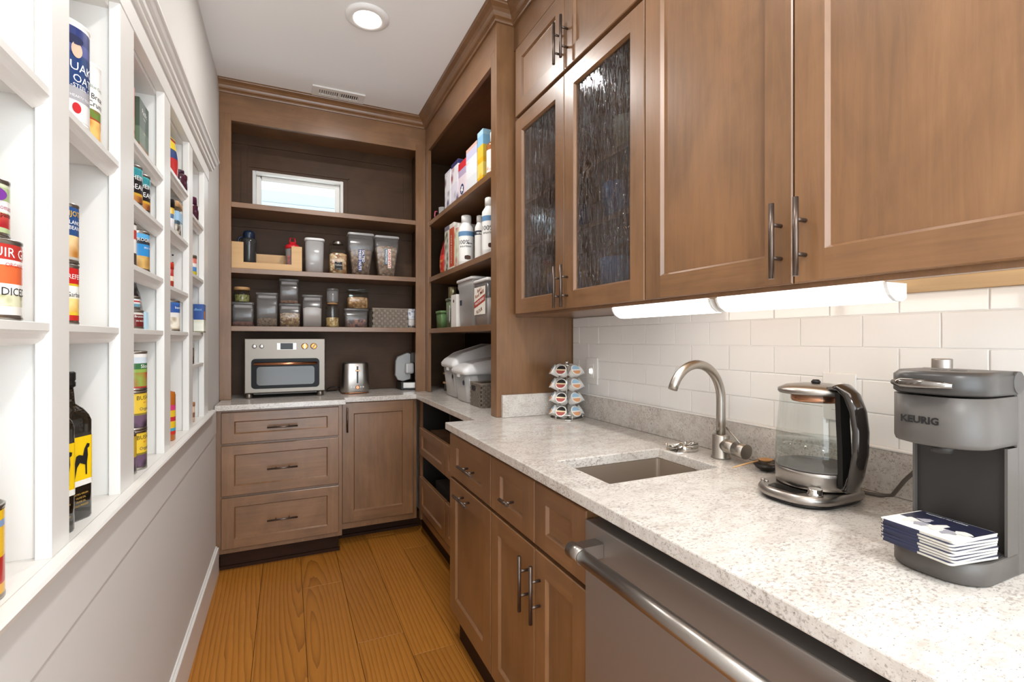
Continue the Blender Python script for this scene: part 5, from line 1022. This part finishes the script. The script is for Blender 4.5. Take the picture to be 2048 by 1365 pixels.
# coffee maker
cm = thing('coffee_maker', 'matt dark grey pod coffee maker at the right end of the worktop', 'coffee maker', (1.03, .397, WT))
KG = mat('55504c', .42, name='slate_grey_plastic'); KD = mat('2b2826', .45, name='dark_slate_plastic'); KL = mat('383533', .35, name='slate_lid_plastic')
def nose(x0, x1, z, w_=.118, r=.046, s=0):
    h = w_/2-s; y = .397; x0 += s; pts = [(x1, y-h), (x1, y+h)]
    for k in range(9): a = PI/2+k*PI/16; pts.append((x0+r+r*math.cos(a), y+h-r+r*math.sin(a)))
    for k in range(9): a = PI+k*PI/16; pts.append((x0+r+r*math.cos(a), y-h+r+r*math.sin(a)))
    return [(px, py, z) for px, py in pts]
MB().loft([nose(.880, 1.0, WT+.0005, s=.002), nose(.878, 1.0, WT+.004), nose(.878, 1.0, WT+.032), nose(.880, 1.0, WT+.034, s=.001)]).build('drip_base', KG, cm)
MB().loft([nose(.889, .975, WT+.0343, s=.004), nose(.889, .975, WT+.0365, s=.004)]).build('drip_tray', KD, cm)
b = MB(); b.box((1.0002, .338, WT), (1.19, .456, 1.207)); b.build('rear_body', KG, cm, bev=.004, seg=2)
b = MB(); b.box((.975, .3385, WT+.0345), (1.0, .4555, 1.1095)); b.build('inner_column', KD, cm)
for ya, yb_ in ((.338, .3415), (.4525, .456)): b = MB(); b.box((.968, ya, WT+.0345), (.9995, yb_, 1.1095)); b.build('column_edge', KG, cm)
MB().loft([nose(.884, 1.0, 1.1100, s=.006), nose(.879, 1.0, 1.113, s=.001), nose(.878, 1.0, 1.119), nose(.878, 1.0, 1.186)]).build('brew_head', KG, cm)
MB().loft([nose(.880, 1.0, 1.1885, s=.001), nose(.8755, 1.0, 1.192), nose(.8755, 1.0, 1.217), nose(.881, 1.0, 1.2235, s=.004)]).build('lid', KL, cm)
b = MB(); b.tube([(1.004, .3375, 1.2065), (1.004, .4565, 1.2065)], .017, 28); b.build('hinge', KL, cm)
hl = [(.8755+.046*(1-math.cos(a))-.003, .397+.059-.046*(1-math.sin(a)), 1.2025) for a in [math.radians(q) for q in range(60, -1, -10)]]
b = MB().tube([(.8727, .362, 1.2045), (.8722, .40, 1.2045), (.8722, .425, 1.2045), (.8775, .440, 1.2045)], [.004, .0075, .0075, .004], 12); b.build('lid_handle', mat('8a8682', .12, 1, name='polished_grey'), cm)
for (yy, s) in ((.385, 1), (.41, 1)): MB().lathe([(.010, 0), (.010, .0008), (.0001, .0008)], (.945, yy, 1.2237), 18, caps=False).build('button', DGREY, cm)
text_obj('KEURIG', .0145, M1('171615'), cm, facing((.8774-1.03, .405-.397, 1.149-WT), PI), w_=.048, bold=.0006)
MB().lathe([(.014, 0), (.014, .012)], (.925, .397, 1.0975), 18).build('pod_spout', KD, cm)
# booklets on the drip tray
for k in range(8):
    a = math.radians(-8+1.6*((k*5) % 3-1)); z = WT+.0371+k*.0044; cxx, cyy = .908+.0012*((k*3) % 3-1), .396
    t = thing('thin_booklet', 'navy and cream booklet, %s of the stack on the coffee maker tray' % ('topmost', 'second from the top', 'third from the top', 'fourth from the top', 'fifth from the top', 'sixth from the top', 'second from the bottom', 'at the bottom')[7-k], 'booklet', (cxx, cyy, z), a, 'booklets on the coffee maker')
    b = MB().loft([[(px, py, zz) for px, py in rrect(.098, .100, .006, 4)] for zz in (0, .0040)]); b.v = b.v; b.build('pages', mat('d9d4ca', .6, name='cream_card'), t, local=True)
    b = MB().loft([[(px, py, zz) for px, py in rrect(.099, .101, .006, 4)] for zz in (.0036, .0042)]); b.build('cover', mat('e3dfd6', .4, name='printed_cover') if k == 7 else mat('2c2f4a', .4, name='navy_cover'), t, local=True)
    b = MB(); b.box((-.0500, -.006, .0001), (-.0492, .0435, .0043)); b.build('spine', mat('262a44', .4, name='navy_spine'), t, local=True)
    if k == 7:
        b = MB(); b.box((-.006, -.048, .0042), (.0485, .048, .0044)); b.build('cover_print', mat('1d1f33', .35, name='navy_print'), t, local=True)
        for i, (px, py, w_) in enumerate(((-.012, .028, .030), (-.018, .010, .022), (-.010, -.006, .034), (-.016, -.024, .024), (-.004, -.036, .020), (.004, .018, .018))):
            b = MB().add([(px+w_*.5*math.cos(q*PI/5)*(1+.3*((q*7+i) % 3-1)), py+.009*math.sin(q*PI/5)*(1+.3*((q*5+i) % 3-1)), .00455+i*.00003) for q in range(10)], [tuple(range(10))]); b.build('figure_print', M1('8f8c92' if i % 2 else 'c9c5be'), t, local=True)
        text_obj('PASSPORT TO COFFEE', .0055, INKW, t, Matrix.Translation((.040, .010, .0046)) @ Matrix.Rotation(-PI/2, 4, 'Z'))
# milk frother in its wire stand
mx_, my_ = 1.168, .502
mf = thing('milk_frother', 'slim steel milk frother with coiled whisk standing behind the coffee maker', 'milk frother', (mx_, my_, WT))
MB().lathe([(.0145, 1.055-WT), (.016, 1.07-WT), (.016, 1.232-WT), (.0155, 1.234-WT)], (mx_, my_, WT), 20).build('frother_handle', STEEL, mf)
b = MB(); b.tube([(mx_, my_, 1.056), (mx_, my_, WT+.022)], .0012, 6); b.build('shaft', CHROME, mf)
b = MB(); b.tube([(mx_+.0105*math.cos(a*PI/6), my_+.0105*math.sin(a*PI/6), WT+.020+.0018*math.sin(a*1.3)) for a in range(25)], .0013, 6); b.build('whisk_coil', CHROME, mf)
b = MB(); b.tube([(mx_-.005+.030*math.cos(a*PI/12), my_-.015+.030*math.sin(a*PI/12), WT+.003) for a in range(24)], .0016, 6, closed=True); b.tube([(mx_+.024, my_-.01, WT+.003), (mx_+.024, my_, .98), (mx_+.020, my_, 1.06), (mx_+.012, my_, 1.07)], .0016, 6); b.build('wire_stand', CHROME, mf, weld=False)
# glassware and dishes inside the glass-door cabinet
gi = 0
DB = mat('3f6d96', .25, name='blue_glaze', coat=.5)
for (x, y, z, r_, h, m, nm_, lb) in ((1.07, 1.72, 1.3945, .09, .15, DB, 'bowl', 'blue bowl behind the left glass door on the cabinet floor'), (1.16, 1.58, 1.3945, .04, .11, GLASS, 'glass_tumbler', 'clear tumbler on the cabinet floor behind the left glass door'),
    (1.06, 1.36, 1.3945, .07, .16, mat('6f8aa8', .4, name='grey_blue_glaze'), 'mug', 'grey-blue mug on the cabinet floor behind the right glass door'), (1.09, 1.22, 1.3945, .04, .15, mat('7a6a5c', .4, name='taupe_glaze'), 'vase', 'taupe vase on the cabinet floor behind the right glass door'),
    (1.08, 1.70, 1.6905, .09, .12, DB, 'bowl', 'blue bowl on the middle shelf behind the left glass door'), (1.07, 1.38, 1.6905, .06, .13, DB, 'mug', 'blue mug on the middle shelf behind the right glass door'), (1.08, 1.23, 1.6905, .05, .10, mat('b9a070', .4, name='ochre_glaze'), 'mug', 'ochre mug on the middle shelf behind the right glass door'),
    (1.08, 1.74, 1.9035, .05, .10, mat('a8342c', .4, name='red_glaze'), 'mug', 'red mug on the upper shelf behind the left glass door'), (1.08, 1.35, 1.9035, .045, .14, mat('c4b48c', .4, name='cream_glaze'), 'mug', 'cream mug on the upper shelf behind the right glass door'), (1.08, 1.22, 1.9035, .045, .12, GLASS, 'glass_tumbler', 'clear tumbler on the upper shelf behind the right glass door')):
    tag(MB().lathe([(r_*.6, 0), (r_*.75, .004), (r_*.97, h*.6), (r_, h), (r_*.94, h), (r_*.9, h*.6), (r_*.6, .01), (.0001, .008)], (x, y, z), 24).build(nm_, m), lb, nm_.replace('glass_', ''))
